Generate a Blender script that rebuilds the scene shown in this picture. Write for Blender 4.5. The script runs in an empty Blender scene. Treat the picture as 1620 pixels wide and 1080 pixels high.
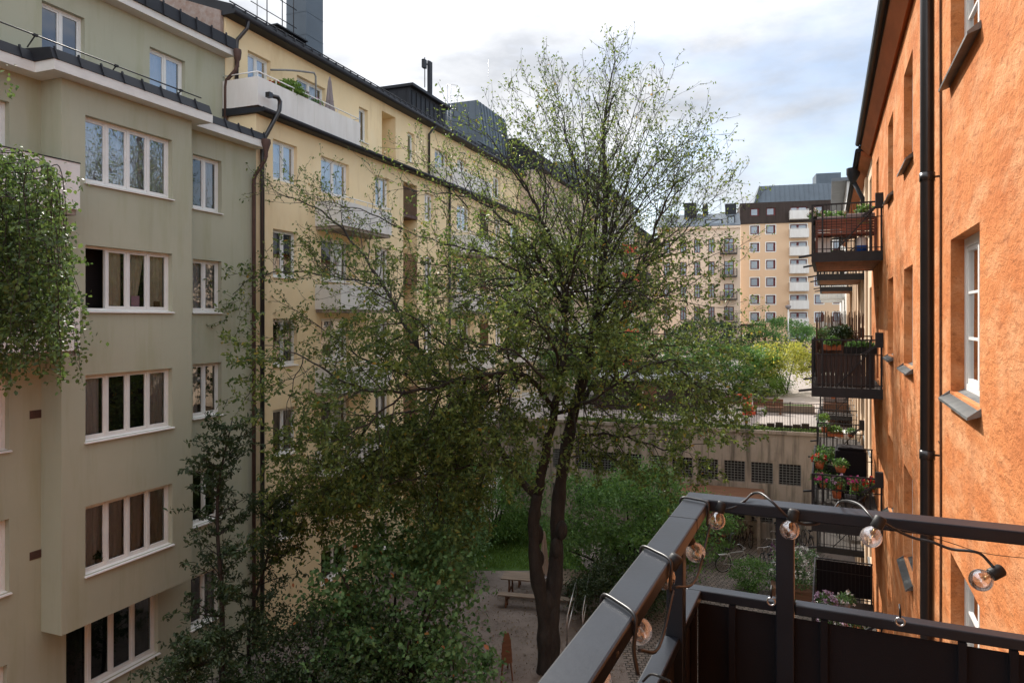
import bpy, math, random
import numpy as np
from mathutils import Vector, Matrix
R = math.radians
C = bpy.context.scene.collection
S = bpy.context.scene
# ------------------------------------------------------------ camera, sky, sun, exposure
F, HOR, ZC = 1110.0, 503.0, 10.5          # focal length (px of a 1620 px wide frame), horizon row, eye height
cam = bpy.data.cameras.new('camera'); co = bpy.data.objects.new('camera', cam); C.objects.link(co)
co.location = (0, 0, ZC); co.rotation_euler = (R(90), 0, 0)
cam.sensor_width = 36; cam.lens = 36*F/1620; cam.shift_y = -(540-HOR)/1620
cam.clip_start = .05; cam.clip_end = 3000
S.camera = co
S.view_settings.view_transform = 'Standard'; S.view_settings.look = 'None'
S.view_settings.exposure = 1.12; S.view_settings.gamma = 1
SUN_EL, SUN_AZ = 37.0, -21.0              # azimuth measured from +Y towards +X
sd = Vector((math.sin(R(SUN_AZ))*math.cos(R(SUN_EL)), math.cos(R(SUN_AZ))*math.cos(R(SUN_EL)), math.sin(R(SUN_EL))))
W = bpy.data.worlds.new('World'); S.world = W; W.use_nodes = True
nt = W.node_tree; nt.nodes.clear(); N = nt.nodes.new; LK = nt.links.new
out = N('ShaderNodeOutputWorld'); mix = N('ShaderNodeMixShader')
b1 = N('ShaderNodeBackground'); b2 = N('ShaderNodeBackground')
sky = N('ShaderNodeTexSky'); sky.sky_type = 'NISHITA'; sky.sun_disc = False
sky.sun_elevation = R(SUN_EL); sky.sun_rotation = R(SUN_AZ)
b1.inputs[1].default_value = .085
tc = N('ShaderNodeTexCoord'); mp = N('ShaderNodeMapping'); mp.inputs['Scale'].default_value = (1, 1, 2.4)
n1 = N('ShaderNodeTexNoise'); n1.inputs['Scale'].default_value = 2.6; n1.inputs['Detail'].default_value = 9; n1.inputs['Roughness'].default_value = .58; n1.inputs['Distortion'].default_value = .25
r1 = N('ShaderNodeValToRGB'); r1.color_ramp.elements[0].position = .29; r1.color_ramp.elements[1].position = .56
sx = N('ShaderNodeSeparateXYZ')
ma = N('ShaderNodeMath'); ma.operation = 'MULTIPLY_ADD'; ma.inputs[1].default_value = -.13; ma.inputs[2].default_value = .0
ad = N('ShaderNodeMath'); ad.operation = 'ADD'
n2 = N('ShaderNodeTexNoise'); n2.inputs['Scale'].default_value = 4.2; n2.inputs['Detail'].default_value = 7; n2.inputs['Roughness'].default_value = .55
r2 = N('ShaderNodeValToRGB'); r2.color_ramp.elements[0].position = .36; r2.color_ramp.elements[1].position = .60
r2.color_ramp.elements[0].color = (.26, .27, .29, 1); r2.color_ramp.elements[1].color = (.435, .440, .450, 1)
vd = N('ShaderNodeVectorMath'); vd.operation = 'DOT_PRODUCT'; vd.inputs[1].default_value = sd
pw = N('ShaderNodeMath'); pw.operation = 'POWER'; pw.inputs[1].default_value = 3.0; pw.use_clamp = True
mu = N('ShaderNodeMath'); mu.operation = 'MULTIPLY_ADD'; mu.inputs[1].default_value = .22; mu.inputs[2].default_value = 0
LK(tc.outputs['Generated'], mp.inputs[0]); LK(mp.outputs[0], n1.inputs['Vector']); LK(mp.outputs[0], n2.inputs['Vector'])
LK(tc.outputs['Generated'], sx.inputs[0]); LK(sx.outputs['X'], ma.inputs[0]); LK(ma.outputs[0], ad.inputs[0]); LK(n1.outputs['Fac'], ad.inputs[1])
LK(ad.outputs[0], r1.inputs[0]); LK(n2.outputs['Fac'], r2.inputs[0])
LK(tc.outputs['Generated'], vd.inputs[0]); LK(vd.outputs['Value'], pw.inputs[0]); LK(pw.outputs[0], mu.inputs[0])
zc = N('ShaderNodeMapRange'); zc.inputs[1].default_value = .30; zc.inputs[2].default_value = .95; zc.inputs[3].default_value = 1.0; zc.inputs[4].default_value = 3.0   # clouds brighten towards the zenith
zc.inputs[4].default_value = 3.1
fb_ = N('ShaderNodeMapRange'); fb_.inputs[1].default_value = 0; fb_.inputs[2].default_value = -.8; fb_.inputs[4].default_value = 2.1   # clouds facing the sun, behind the viewer, are brighter
fa_ = N('ShaderNodeMath'); fa_.operation = 'ADD'
LK(vd.outputs['Value'], fb_.inputs[0]); LK(sx.outputs['Z'], zc.inputs[0]); LK(zc.outputs[0], fa_.inputs[0]); LK(fb_.outputs[0], fa_.inputs[1]); LK(fa_.outputs[0], mu.inputs[2])
LK(sky.outputs[0], b1.inputs[0]); LK(r2.outputs[0], b2.inputs[0]); LK(mu.outputs[0], b2.inputs[1])
LK(r1.outputs[0], mix.inputs[0]); LK(b1.outputs[0], mix.inputs[1]); LK(b2.outputs[0], mix.inputs[2]); LK(mix.outputs[0], out.inputs[0])
sl = bpy.data.lights.new('sun', 'SUN'); sl.energy = 2.9; sl.angle = R(.5); sl.color = (1, .94, .86)
so = bpy.data.objects.new('sun', sl); C.objects.link(so); so.rotation_euler = sd.to_track_quat('Z', 'Y').to_euler(); so.location = sd*100

# ------------------------------------------------------------ materials
def _n(t, k, **kw):
    n = t.nodes.new(k)
    for a, v in kw.items(): setattr(n, a, v)
    return n
def M(name, c, rough=.75, var=.12, scale=2.0, bump=0., bscale=30., metal=0., spec=.3, stretch=(1, 1, 1), c2=None, detail=5, bdist=.02, coat=0):
    m = bpy.data.materials.new(name); m.use_nodes = True; t = m.node_tree; p = t.nodes['Principled BSDF']
    p.inputs['Roughness'].default_value = rough; p.inputs['Metallic'].default_value = metal; p.inputs['Specular IOR Level'].default_value = spec
    tc = _n(t, 'ShaderNodeTexCoord'); mp = _n(t, 'ShaderNodeMapping'); mp.inputs['Scale'].default_value = stretch
    t.links.new(tc.outputs['Object'], mp.inputs[0])
    ns = _n(t, 'ShaderNodeTexNoise'); ns.inputs['Scale'].default_value = scale; ns.inputs['Detail'].default_value = detail; ns.inputs['Roughness'].default_value = .62
    t.links.new(mp.outputs[0], ns.inputs['Vector'])
    r = _n(t, 'ShaderNodeValToRGB'); r.color_ramp.elements[0].position = .3; r.color_ramp.elements[1].position = .7
    lo = tuple(x*(1-var) for x in c) if c2 is None else c2
    hi = tuple(min(1, x*(1+var)) for x in c) if c2 is None else c
    r.color_ramp.elements[0].color = (*lo, 1); r.color_ramp.elements[1].color = (*hi, 1)
    t.links.new(ns.outputs['Fac'], r.inputs[0]); t.links.new(r.outputs[0], p.inputs['Base Color'])
    if bump:
        nb = _n(t, 'ShaderNodeTexNoise'); nb.inputs['Scale'].default_value = bscale; nb.inputs['Detail'].default_value = 6
        t.links.new(mp.outputs[0], nb.inputs['Vector'])
        b = _n(t, 'ShaderNodeBump'); b.inputs['Strength'].default_value = bump; b.inputs['Distance'].default_value = bdist
        t.links.new(nb.outputs['Fac'], b.inputs['Height']); t.links.new(b.outputs[0], p.inputs['Normal'])
    return m
def layer(m, c, scale, lo, hi, stretch=(1, 1, 1), amt=1., detail=6, off=(0, 0, 0)):
    """a second patchy colour (stains, wear) over the base colour"""
    t = m.node_tree; p = t.nodes['Principled BSDF']; src = p.inputs['Base Color'].links[0].from_socket
    tc = _n(t, 'ShaderNodeTexCoord'); mp = _n(t, 'ShaderNodeMapping'); mp.inputs['Scale'].default_value = stretch; mp.inputs['Location'].default_value = off
    t.links.new(tc.outputs['Object'], mp.inputs[0])
    ns = _n(t, 'ShaderNodeTexNoise'); ns.inputs['Scale'].default_value = scale; ns.inputs['Detail'].default_value = detail; ns.inputs['Roughness'].default_value = .6
    t.links.new(mp.outputs[0], ns.inputs['Vector'])
    mr = _n(t, 'ShaderNodeMapRange'); mr.inputs[1].default_value = lo; mr.inputs[2].default_value = hi; mr.inputs[4].default_value = amt
    t.links.new(ns.outputs['Fac'], mr.inputs[0])
    mx = _n(t, 'ShaderNodeMix', data_type='RGBA'); t.links.new(mr.outputs[0], mx.inputs[0]); t.links.new(src, mx.inputs[6]); mx.inputs[7].default_value = (*c, 1)
    t.links.new(mx.outputs[2], p.inputs['Base Color'])
    return m
def glassmat(name, tint=(.86, .9, .9), extra=.10, wob=.15):
    m = bpy.data.materials.new(name); m.use_nodes = True; t = m.node_tree; t.nodes.clear()
    o = _n(t, 'ShaderNodeOutputMaterial'); mx = _n(t, 'ShaderNodeMixShader'); tr = _n(t, 'ShaderNodeBsdfTransparent'); gl = _n(t, 'ShaderNodeBsdfGlossy')
    tr.inputs[0].default_value = (*tint, 1); gl.inputs['Roughness'].default_value = .01; gl.inputs[0].default_value = (.95, .97, 1, 1)
    fr = _n(t, 'ShaderNodeFresnel'); fr.inputs[0].default_value = 1.5
    a = _n(t, 'ShaderNodeMath', operation='MULTIPLY_ADD', use_clamp=True); a.inputs[1].default_value = 1.5; a.inputs[2].default_value = extra
    t.links.new(fr.outputs[0], a.inputs[0]); t.links.new(a.outputs[0], mx.inputs[0]); t.links.new(tr.outputs[0], mx.inputs[1]); t.links.new(gl.outputs[0], mx.inputs[2]); t.links.new(mx.outputs[0], o.inputs[0])
    if wob:
        tc = _n(t, 'ShaderNodeTexCoord'); n = _n(t, 'ShaderNodeTexNoise'); n.inputs['Scale'].default_value = 1.6; n.inputs['Detail'].default_value = 1
        b = _n(t, 'ShaderNodeBump'); b.inputs['Strength'].default_value = wob; b.inputs['Distance'].default_value = .03
        t.links.new(tc.outputs['Object'], n.inputs['Vector']); t.links.new(n.outputs['Fac'], b.inputs['Height']); t.links.new(b.outputs[0], gl.inputs['Normal'])
    return m
def leafmat(name, c1, c2, trans=.35, c3=None):
    m = bpy.data.materials.new(name); m.use_nodes = True; t = m.node_tree; p = t.nodes['Principled BSDF']; o = t.nodes['Material Output']
    g = _n(t, 'ShaderNodeNewGeometry'); r = _n(t, 'ShaderNodeValToRGB'); e = r.color_ramp.elements
    e[0].color = (*c1, 1); e[1].color = (*c2, 1); e[1].position = .98
    if c3: x = e.new(.996); x.color = (*c3, 1)
    t.links.new(g.outputs['Random Per Island'], r.inputs[0]); t.links.new(r.outputs[0], p.inputs['Base Color'])
    p.inputs['Roughness'].default_value = .52; p.inputs['Specular IOR Level'].default_value = .45
    tr = _n(t, 'ShaderNodeBsdfTranslucent'); hs = _n(t, 'ShaderNodeHueSaturation'); hs.inputs['Value'].default_value = 1.9; hs.inputs['Hue'].default_value = .495
    t.links.new(r.outputs[0], hs.inputs['Color']); t.links.new(hs.outputs[0], tr.inputs[0])
    mx = _n(t, 'ShaderNodeMixShader'); mx.inputs[0].default_value = trans
    t.links.new(p.outputs[0], mx.inputs[1]); t.links.new(tr.outputs[0], mx.inputs[2]); t.links.new(mx.outputs[0], o.inputs[0])
    return m
def brickish(name, c, c2, mortar, scale, w=.5, h=.25, bump=.3, ms=.02):
    m = M(name, c, .85, .1, 3); t = m.node_tree; p = t.nodes['Principled BSDF']
    tc = _n(t, 'ShaderNodeTexCoord'); br = _n(t, 'ShaderNodeTexBrick'); br.inputs['Scale'].default_value = scale
    br.inputs['Color1'].default_value = (*c, 1); br.inputs['Color2'].default_value = (*c2, 1); br.inputs['Mortar'].default_value = (*mortar, 1)
    br.inputs['Mortar Size'].default_value = ms; br.inputs['Brick Width'].default_value = w; br.inputs['Row Height'].default_value = h
    t.links.new(tc.outputs['Object'], br.inputs['Vector']); t.links.new(br.outputs[0], p.inputs['Base Color'])
    b = _n(t, 'ShaderNodeBump'); b.inputs['Strength'].default_value = bump; b.inputs['Distance'].default_value = .02; b.invert = True
    t.links.new(br.outputs['Fac'], b.inputs['Height']); t.links.new(b.outputs[0], p.inputs['Normal'])
    return m

green = M('green_plaster', (.425, .435, .33), .9, .07, .35, .3, 60, bdist=.01, c2=(.37, .38, .285))
layer(green, (.27, .28, .15), 1.1, .50, .70, (1.6, 1.6, .22), .4)
layer(green, (.20, .19, .14), 5., .56, .76, (1.5, 1.5, .12), .16, off=(9, 2, 4))
layer(green, (.42, .41, .30), .5, .55, .75, (1, 1, .8), .35, off=(3, 1, 7))
yellow = M('yellow_plaster', (.82, .665, .41), .9, .06, .5, .2, 60, bdist=.01)
layer(yellow, (.50, .34, .15), 1.3, .54, .76, (1.5, 1.5, .3), .35)
layer(yellow, (.84, .72, .50), 3, .5, .7, (1, 1, .5), .4, off=(2, 5, 1))
buff = M('buff_plaster', (.58, .47, .36), .9, .08, .4, .1, 40)
grayw = M('grey_plaster', (.50, .47, .43), .9, .08, .4, .1, 40)
peach = M('peach_plaster', (.74, .56, .40), .9, .08, .6, .2, 30)
ochre = M('ochre_render', (.66, .47, .31), .9, .05, .3, .1, 30)
pale = M('pale_render', (.68, .55, .43), .9, .06, .3, .1, 30)
brownband = M('brown_sheet', (.045, .032, .027), .8, .25, 1.2, stretch=(3, 3, .3))
# orange stucco: trowelled, blotched, strongly textured
orange = M('orange_stucco', (.64, .25, .092), .93, .1, 1.3, c2=(.50, .16, .052), detail=9, spec=.12, stretch=(.4, 1, 1.1))
layer(orange, (.73, .39, .20), 2.4, .45, .70, (.5, 1, 1.2), .75, off=(4, 2, 9))
layer(orange, (.34, .11, .04), 9.0, .56, .70, (.5, 1, 1.1), .8, off=(1, 8, 2))
layer(orange, (.16, .06, .03), 30., .62, .74, (.5, 1, 1), .6, off=(7, 3, 5))
layer(orange, (.30, .115, .055), 1.3, .52, .74, (1.2, 1, .12), .45, off=(3, 7, 1))
_t = orange.node_tree; _p = _t.nodes['Principled BSDF']
_tc = _n(_t, 'ShaderNodeTexCoord'); _mp = _n(_t, 'ShaderNodeMapping'); _mp.inputs['Rotation'].default_value = (0, R(-22), 0); _mp.inputs['Scale'].default_value = (.5, 1, 1.0)
_a = _n(_t, 'ShaderNodeTexNoise'); _a.inputs['Scale'].default_value = 13; _a.inputs['Detail'].default_value = 9; _a.inputs['Roughness'].default_value = .6; _a.inputs['Distortion'].default_value = .4
_b = _n(_t, 'ShaderNodeTexNoise'); _b.inputs['Scale'].default_value = 60; _b.inputs['Detail'].default_value = 5
_m = _n(_t, 'ShaderNodeMath', operation='MULTIPLY_ADD'); _m.inputs[1].default_value = .22
_t.links.new(_tc.outputs['Object'], _mp.inputs[0]); _t.links.new(_mp.outputs[0], _a.inputs['Vector']); _t.links.new(_mp.outputs[0], _b.inputs['Vector'])
_t.links.new(_b.outputs['Fac'], _m.inputs[0]); _t.links.new(_a.outputs['Fac'], _m.inputs[2])
_bb = _n(_t, 'ShaderNodeBump'); _bb.inputs['Strength'].default_value = .75; _bb.inputs['Distance'].default_value = .035
_t.links.new(_m.outputs[0], _bb.inputs['Height']); _t.links.new(_bb.outputs[0], _p.inputs['Normal'])
reveal_or = M('orange_reveal', (.55, .20, .08), .9, .12, 3, .3, 30)
soffit_or = M('orange_boards', (.42, .15, .06), .8, .2, 3, .3, 12, stretch=(.2, 1, 1))
concrete = M('stained_concrete', (.36, .305, .255), .93, .12, .8, .3, 25)
layer(concrete, (.09, .08, .065), 1.8, .47, .66, (1.6, 1.6, .16), .85)
layer(concrete, (.16, .15, .10), .7, .52, .7, (1, 1, .6), .5, off=(3, 3, 3))
white = M('white_panel', (.72, .71, .68), .6, .05, 1.5, c2=(.62, .60, .56), stretch=(2, 2, .4))
cream = M('cream_paint', (.72, .735, .71), .5, .05, 3)
whitep = M('white_paint', (.78, .77, .74), .45, .03, 3)
fascia = M('fascia_paint', (.66, .665, .63), .7, .08, 2, stretch=(1, 1, 3))
zinc = M('zinc_sill', (.23, .235, .23), .5, .2, 6, metal=.3)
black = M('black_steel', (.018, .018, .020), .5, .25, 6, spec=.3)
blackp = M('black_pipe', (.018, .017, .019), .28, .2, 3, spec=.6)
brownp = M('rusty_brown_pipe', (.085, .048, .038), .6, .3, 3)
roofm = M('dark_roof_sheet', (.020, .022, .027), .55, .25, .8, spec=.25)
roofb = M('blue_grey_roof_sheet', (.075, .10, .125), .5, .15, .6, spec=.5)
roofl = M('grey_roof_sheet', (.12, .14, .16), .5, .15, .8, spec=.5)
maroon = M('maroon_panel', (.12, .025, .025), .6, .1, 3)
redbal = M('red_balcony_panel', (.65, .10, .05), .6, .1, 3)
wood = M('grey_wood', (.22, .17, .13), .85, .25, 3, .3, 20, stretch=(.3, 3, 3))
brownwood = M('brown_wood', (.17, .085, .05), .7, .25, 4, .3, 20, stretch=(.3, 3, 4))
redwood = M('reddish_deck_wood', (.40, .17, .08), .7, .2, 3, stretch=(.3, 4, 1))
decktop = M('weathered_deck', (.07, .062, .056), .9, .2, 3, stretch=(.3, 4, 1))
deckw = M('deck_boards', (.24, .115, .06), .8, .2, 3, stretch=(.3, 4, 1))
terra = M('terracotta', (.45, .14, .06), .8, .15, 6)
potblack = M('black_plastic', (.02, .02, .02), .5, .1, 5)
fabric = M('charcoal_fabric', (.012, .011, .014), .95, .15, 2, .3, 300, bdist=.002)
greyfab = M('grey_fabric', (.25, .22, .22), .95, .1, 3, .3, 100)
curtw = M('white_curtain', (.80, .80, .80), .9, .1, 3)
curtg = M('grey_curtain', (.50, .50, .53), .9, .15, 3, stretch=(8, 1, 1))
curtb = M('beige_curtain', (.58, .54, .42), .9, .15, 3)
curtd = M('dark_curtain', (.12, .13, .15), .9, .1, 3)
blindb = M('blue_grey_blind', (.10, .115, .16), .6, .05, 3)
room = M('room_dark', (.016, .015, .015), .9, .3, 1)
glass = glassmat('window_glass')
glassD = glassmat('window_glass_dark', (.5, .55, .58), .14, .1)
glassU = glassmat('window_glass_sky', (.7, .75, .8), .32, .12)
farglass = M('far_window_glass', (.20, .25, .30), .12, .25, .6, spec=.9)
bulbglass = glassmat('bulb_glass', (.95, .91, .89), .22, 0)
_t = bulbglass.node_tree; _t.nodes['Math'].inputs[1].default_value = .9
_h = _n(_t, 'ShaderNodeBsdfTranslucent'); _h.inputs[0].default_value = (.85, .8, .78, 1); _q = _n(_t, 'ShaderNodeMixShader'); _q.inputs[0].default_value = .10
_t.links.new(_t.nodes['Mix Shader'].outputs[0], _q.inputs[1]); _t.links.new(_h.outputs[0], _q.inputs[2]); _t.links.new(_q.outputs[0], _t.nodes['Material Output'].inputs[0])
brass = M('brass_filament', (.6, .4, .2), .3, .1, 3, metal=.8)
bark = M('bark', (.050, .044, .038), .9, .3, 4, .9, 18, c2=(.022, .019, .017), stretch=(1, 1, .4), bdist=.04)
birchbark = M('birch_bark', (.12, .11, .10), .8, .4, 3)
twigm = M('twig_bark', (.075, .058, .05), .85, .2, 4)
soil = M('dark_soil', (.06, .045, .035), .95, .3, 1.5, .6, 25)
gravel = M('courtyard_gravel', (.24, .20, .175), .95, .2, .7, .7, 45, c2=(.15, .122, .105), bdist=.03)
layer(gravel, (.055, .043, .033), 3.5, .55, .7, amt=.6)
layer(gravel, (.26, .22, .18), 30, .62, .7, amt=.5)
lawn = M('lawn', (.07, .13, .025), .95, .3, 3, .6, 50, c2=(.04, .085, .016))
asphalt = M('terrace_path', (.33, .29, .26), .95, .12, .8, .2, 30)
terr = M('terrace_paving', (.29, .255, .23), .95, .3, .8, .3, 30)
reed = M('reed_screen', (.16, .10, .07), .9, .4, 20, .5, 60, stretch=(4, 4, .1))
chrome = M('bare_metal', (.5, .5, .5), .3, .1, 3, metal=.9)
rubber = M('tyre_rubber', (.015, .015, .015), .8, .1, 3)
# cobbles
cobble = M('cobblestones', (.2, .17, .15), .9, .2, 3)
_t = cobble.node_tree; _p = _t.nodes['Principled BSDF']
_tc = _n(_t, 'ShaderNodeTexCoord'); _br = _n(_t, 'ShaderNodeTexBrick'); _br.inputs['Scale'].default_value = 1
_ns = _n(_t, 'ShaderNodeTexNoise'); _ns.inputs['Scale'].default_value = 2.5
_vm = _n(_t, 'ShaderNodeVectorMath', operation='MULTIPLY_ADD'); _vm.inputs[1].default_value = (.12, .12, .12)
_t.links.new(_tc.outputs['Object'], _ns.inputs['Vector']); _t.links.new(_ns.outputs['Color'], _vm.inputs[0]); _t.links.new(_tc.outputs['Object'], _vm.inputs[2])
_br.inputs['Color1'].default_value = (.24, .20, .17, 1); _br.inputs['Color2'].default_value = (.15, .13, .115, 1); _br.inputs['Mortar'].default_value = (.045, .04, .034, 1)
_br.inputs['Mortar Size'].default_value = .018; _br.inputs['Brick Width'].default_value = .20; _br.inputs['Row Height'].default_value = .14
_t.links.new(_vm.outputs[0], _br.inputs['Vector']); _t.links.new(_br.outputs[0], _p.inputs['Base Color'])
_b = _n(_t, 'ShaderNodeBump'); _b.invert = True; _b.inputs['Distance'].default_value = .03; _b.inputs['Strength'].default_value = .8
_t.links.new(_br.outputs['Fac'], _b.inputs['Height']); _t.links.new(_b.outputs[0], _p.inputs['Normal'])

lf_top = leafmat('ash_leaf', (.036, .072, .018), (.155, .195, .042), .42, (.30, .19, .03))
lf_birch = leafmat('birch_leaf', (.030, .060, .016), (.095, .145, .036), .36)
lf_dark = leafmat('dark_leaf', (.016, .036, .012), (.042, .072, .022), .2)
lf_bush = leafmat('shrub_leaf', (.05, .12, .03), (.13, .25, .055), .3)
lf_elder = leafmat('elder_leaf', (.04, .10, .032), (.14, .25, .085), .35, (.35, .12, .04))
lf_gold = leafmat('golden_leaf', (.15, .19, .03), (.38, .36, .06), .4)
lf_lawn = leafmat('grass_blade', (.07, .14, .02), (.13, .22, .03), .3)
fl_pink = M('pink_petals', (.50, .04, .22), .6, .3, 9); fl_red = M('red_petals', (.50, .015, .01), .6, .2, 9)
fl_white = M('white_petals', (.75, .72, .68), .6, .1, 9); fl_lilac = M('lilac_petals', (.45, .30, .42), .6, .2, 9)

# ------------------------------------------------------------ mesh helpers
class MB:
    def __init__(s): s.v = []; s.f = []; s.m = []; s.sm = []
    def quad(s, a, b, c, d, m=0, smooth=False):
        i = len(s.v); s.v += [tuple(a), tuple(b), tuple(c), tuple(d)]; s.f.append((i, i+1, i+2, i+3)); s.m.append(m); s.sm.append(smooth)
    def box(s, x0, x1, y0, y1, z0, z1, m=0):
        i = len(s.v)
        s.v += [(x, y, z) for z in (z0, z1) for (x, y) in ((x0, y0), (x1, y0), (x1, y1), (x0, y1))]
        for f in ((0, 3, 2, 1), (4, 5, 6, 7), (0, 1, 5, 4), (1, 2, 6, 5), (2, 3, 7, 6), (3, 0, 4, 7)):
            s.f.append(tuple(i+k for k in f)); s.m.append(m); s.sm.append(False)
        return s
    def prism(s, poly, a, b, axis=0, m=0):
        """polygon of 2-D points extruded along an axis from a to b"""
        i = len(s.v); n = len(poly)
        for q in (a, b):
            for (p, r) in poly: s.v.append((q, p, r) if axis == 0 else ((p, q, r) if axis == 1 else (p, r, q)))
        s.f.append(tuple(range(i, i+n))); s.f.append(tuple(range(i+2*n-1, i+n-1, -1))); s.m += [m, m]; s.sm += [False, False]
        for k in range(n):
            s.f.append((i+k, i+(k+1) % n, i+n+(k+1) % n, i+n+k)); s.m.append(m); s.sm.append(False)
        return s
    def bar(s, a, b, w, h, m=0, up=(0, 0, 1)):
        a = Vector(a); b = Vector(b); d = (b-a).normalized(); u = Vector(up)
        if abs(d.dot(u)) > .98: u = Vector((1, 0, 0))
        r = d.cross(u).normalized(); u = r.cross(d).normalized(); i = len(s.v)
        for p in (a, b):
            for (q, t) in ((-1, -1), (1, -1), (1, 1), (-1, 1)): s.v.append(tuple(p+r*(q*w/2)+u*(t*h/2)))
        for f in ((0, 1, 2, 3), (7, 6, 5, 4), (0, 4, 5, 1), (1, 5, 6, 2), (2, 6, 7, 3), (3, 7, 4, 0)):
            s.f.append(tuple(i+k for k in f)); s.m.append(m); s.sm.append(False)
        return s
    def tube(s, pts, r, n=8, m=0, cap=True):
        pts = [Vector(p) for p in pts]; rs = r if isinstance(r, (list, tuple)) else [r]*len(pts); i = len(s.v); k0 = len(pts)
        u = None
        for k, p in enumerate(pts):
            d = (pts[min(k+1, k0-1)]-pts[max(k-1, 0)])
            if d.length < 1e-9: d = Vector((0, 0, 1))
            d.normalize()
            if u is None: u = d.cross(Vector((0, 0, 1)) if abs(d.z) < .9 else Vector((1, 0, 0))).normalized()
            u = (u-d*u.dot(d))
            u = u.normalized() if u.length > 1e-6 else d.orthogonal().normalized()
            w = d.cross(u)
            for j in range(n):
                a = 2*math.pi*j/n; s.v.append(tuple(p+(u*math.cos(a)+w*math.sin(a))*rs[k]))
        for k in range(k0-1):
            for j in range(n):
                s.f.append((i+k*n+j, i+k*n+(j+1) % n, i+(k+1)*n+(j+1) % n, i+(k+1)*n+j)); s.m.append(m); s.sm.append(True)
        if cap:
            s.f.append(tuple(range(i+n-1, i-1, -1))); s.f.append(tuple(range(i+(k0-1)*n, i+k0*n))); s.m += [m, m]; s.sm += [False, False]
        return s
    def lathe(s, prof, c=(0, 0, 0), n=16, m=0, rot=None):
        i = len(s.v); c = Vector(c); q = rot if rot is not None else Matrix.Identity(3)
        for (r, z) in prof:
            for j in range(n):
                a = 2*math.pi*j/n; s.v.append(tuple(c+q@Vector((r*math.cos(a), r*math.sin(a), z))))
        for k in range(len(prof)-1):
            for j in range(n):
                s.f.append((i+k*n+j, i+k*n+(j+1) % n, i+(k+1)*n+(j+1) % n, i+(k+1)*n+j)); s.m.append(m); s.sm.append(True)
        return s
    def ball(s, c, r, n=8, m=0, sz=1):
        pr = [(max(1e-4, math.sin(math.pi*k/n))*r, -math.cos(math.pi*k/n)*r*sz) for k in range(n+1)]
        return s.lathe(pr, c, n+2, m)
    def build(s, name, mats, parent=None, loc=(0, 0, 0), rz=0, bevel=0, fixn=False):
        me = bpy.data.meshes.new(name); me.from_pydata(s.v, [], s.f)
        if not isinstance(mats, (list, tuple)): mats = [mats]
        for q in mats: me.materials.append(q)
        me.polygons.foreach_set('material_index', s.m); me.polygons.foreach_set('use_smooth', s.sm); me.update()
        o = bpy.data.objects.new(name, me); C.objects.link(o); o.location = loc; o.rotation_euler = (0, 0, rz)
        if parent is not None: o.parent = parent
        if bevel:
            b = o.modifiers.new('bevel', 'BEVEL'); b.width = bevel; b.segments = 2; b.limit_method = 'ANGLE'
        return o
def tag(o, label=None, cat=None, group=None, kind=None):
    if label: o['label'] = label
    if cat: o['category'] = cat
    if group: o['group'] = group
    if kind: o['kind'] = kind
    return o
def thing(name, label, cat, loc=(0, 0, 0), rz=0, group=None):
    o = bpy.data.objects.new(name, None); C.objects.link(o); o.location = loc; o.rotation_euler = (0, 0, rz); o.empty_display_size = .2
    return tag(o, label, cat, group)
def kids(o): return list(o.children)
def dup(o, loc=None, rz=None, parent=None, label=None):
    c = o.copy(); C.objects.link(c)
    if parent is not None: c.parent = parent
    if loc is not None: c.location = loc
    if rz is not None: c.rotation_euler = (0, 0, rz)
    if label: c['label'] = label
    for ch in kids(o): dup(ch, parent=c)
    return c
def at(px, py, Y): return Vector(((px-810)/F*Y, Y, ZC+(HOR-py)/F*Y))
def gnd(px, py, z=0):
    Y = (ZC-z)*F/(py-HOR); return Vector(((px-810)/F*Y, Y, z))
class Frame:
    """a facade's own axes: x to the right as one faces it, y into the wall, z up"""
    def __init__(s, o, a): s.o = Vector((o[0], o[1], 0)); s.a = a; s.u = Vector((math.cos(a), math.sin(a), 0)); s.v = Vector((-math.sin(a), math.cos(a), 0))
    def x(s, px, d=0):
        r = (px-810)/F; b = s.o+s.v*d
        return (r*b.y-b.x)/(s.u.x-r*s.u.y)
    def z(s, px, py, d=0):
        return ZC+(HOR-py)/F*(s.o+s.v*d+s.u*s.x(px, d)).y
    def w(s, x, y, z=0): return s.o+s.u*x+s.v*y+Vector((0, 0, z))
LF = Frame((-8.073, 22.132), R(69.04)); RF = Frame((1.268, 0), R(245.8))

def wallgrid(mb, x0, x1, z0, z1, ops, y=0, rev=.14, m=0, mr=None):
    """a wall face with real openings and their reveals; ops = (xa, xb, za, zb)"""
    mr = m if mr is None else mr
    xs = sorted({x0, x1, *[max(x0, min(x1, q)) for o in ops for q in o[:2]]}); zs = sorted({z0, z1, *[max(z0, min(z1, q)) for o in ops for q in o[2:4]]})
    for i in range(len(xs)-1):
        run = None
        for k in range(len(zs)-1):
            cx = (xs[i]+xs[i+1])/2; cz = (zs[k]+zs[k+1])/2
            if any(o[0] < cx < o[1] and o[2] < cz < o[3] for o in ops): continue
            mb.quad((xs[i], y, zs[k]), (xs[i+1], y, zs[k]), (xs[i+1], y, zs[k+1]), (xs[i], y, zs[k+1]), m)
    for o in ops:
        a, b, c, d = o[:4]; r = o[4] if len(o) > 4 else rev
        mb.quad((a, y, c), (a, y, d), (a, y+r, d), (a, y+r, c), mr); mb.quad((b, y, c), (b, y+r, c), (b, y+r, d), (b, y, d), mr)
        mb.quad((a, y, d), (b, y, d), (b, y+r, d), (a, y+r, d), mr); mb.quad((a, y, c), (a, y+r, c), (b, y+r, c), (b, y, c), mr)
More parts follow.
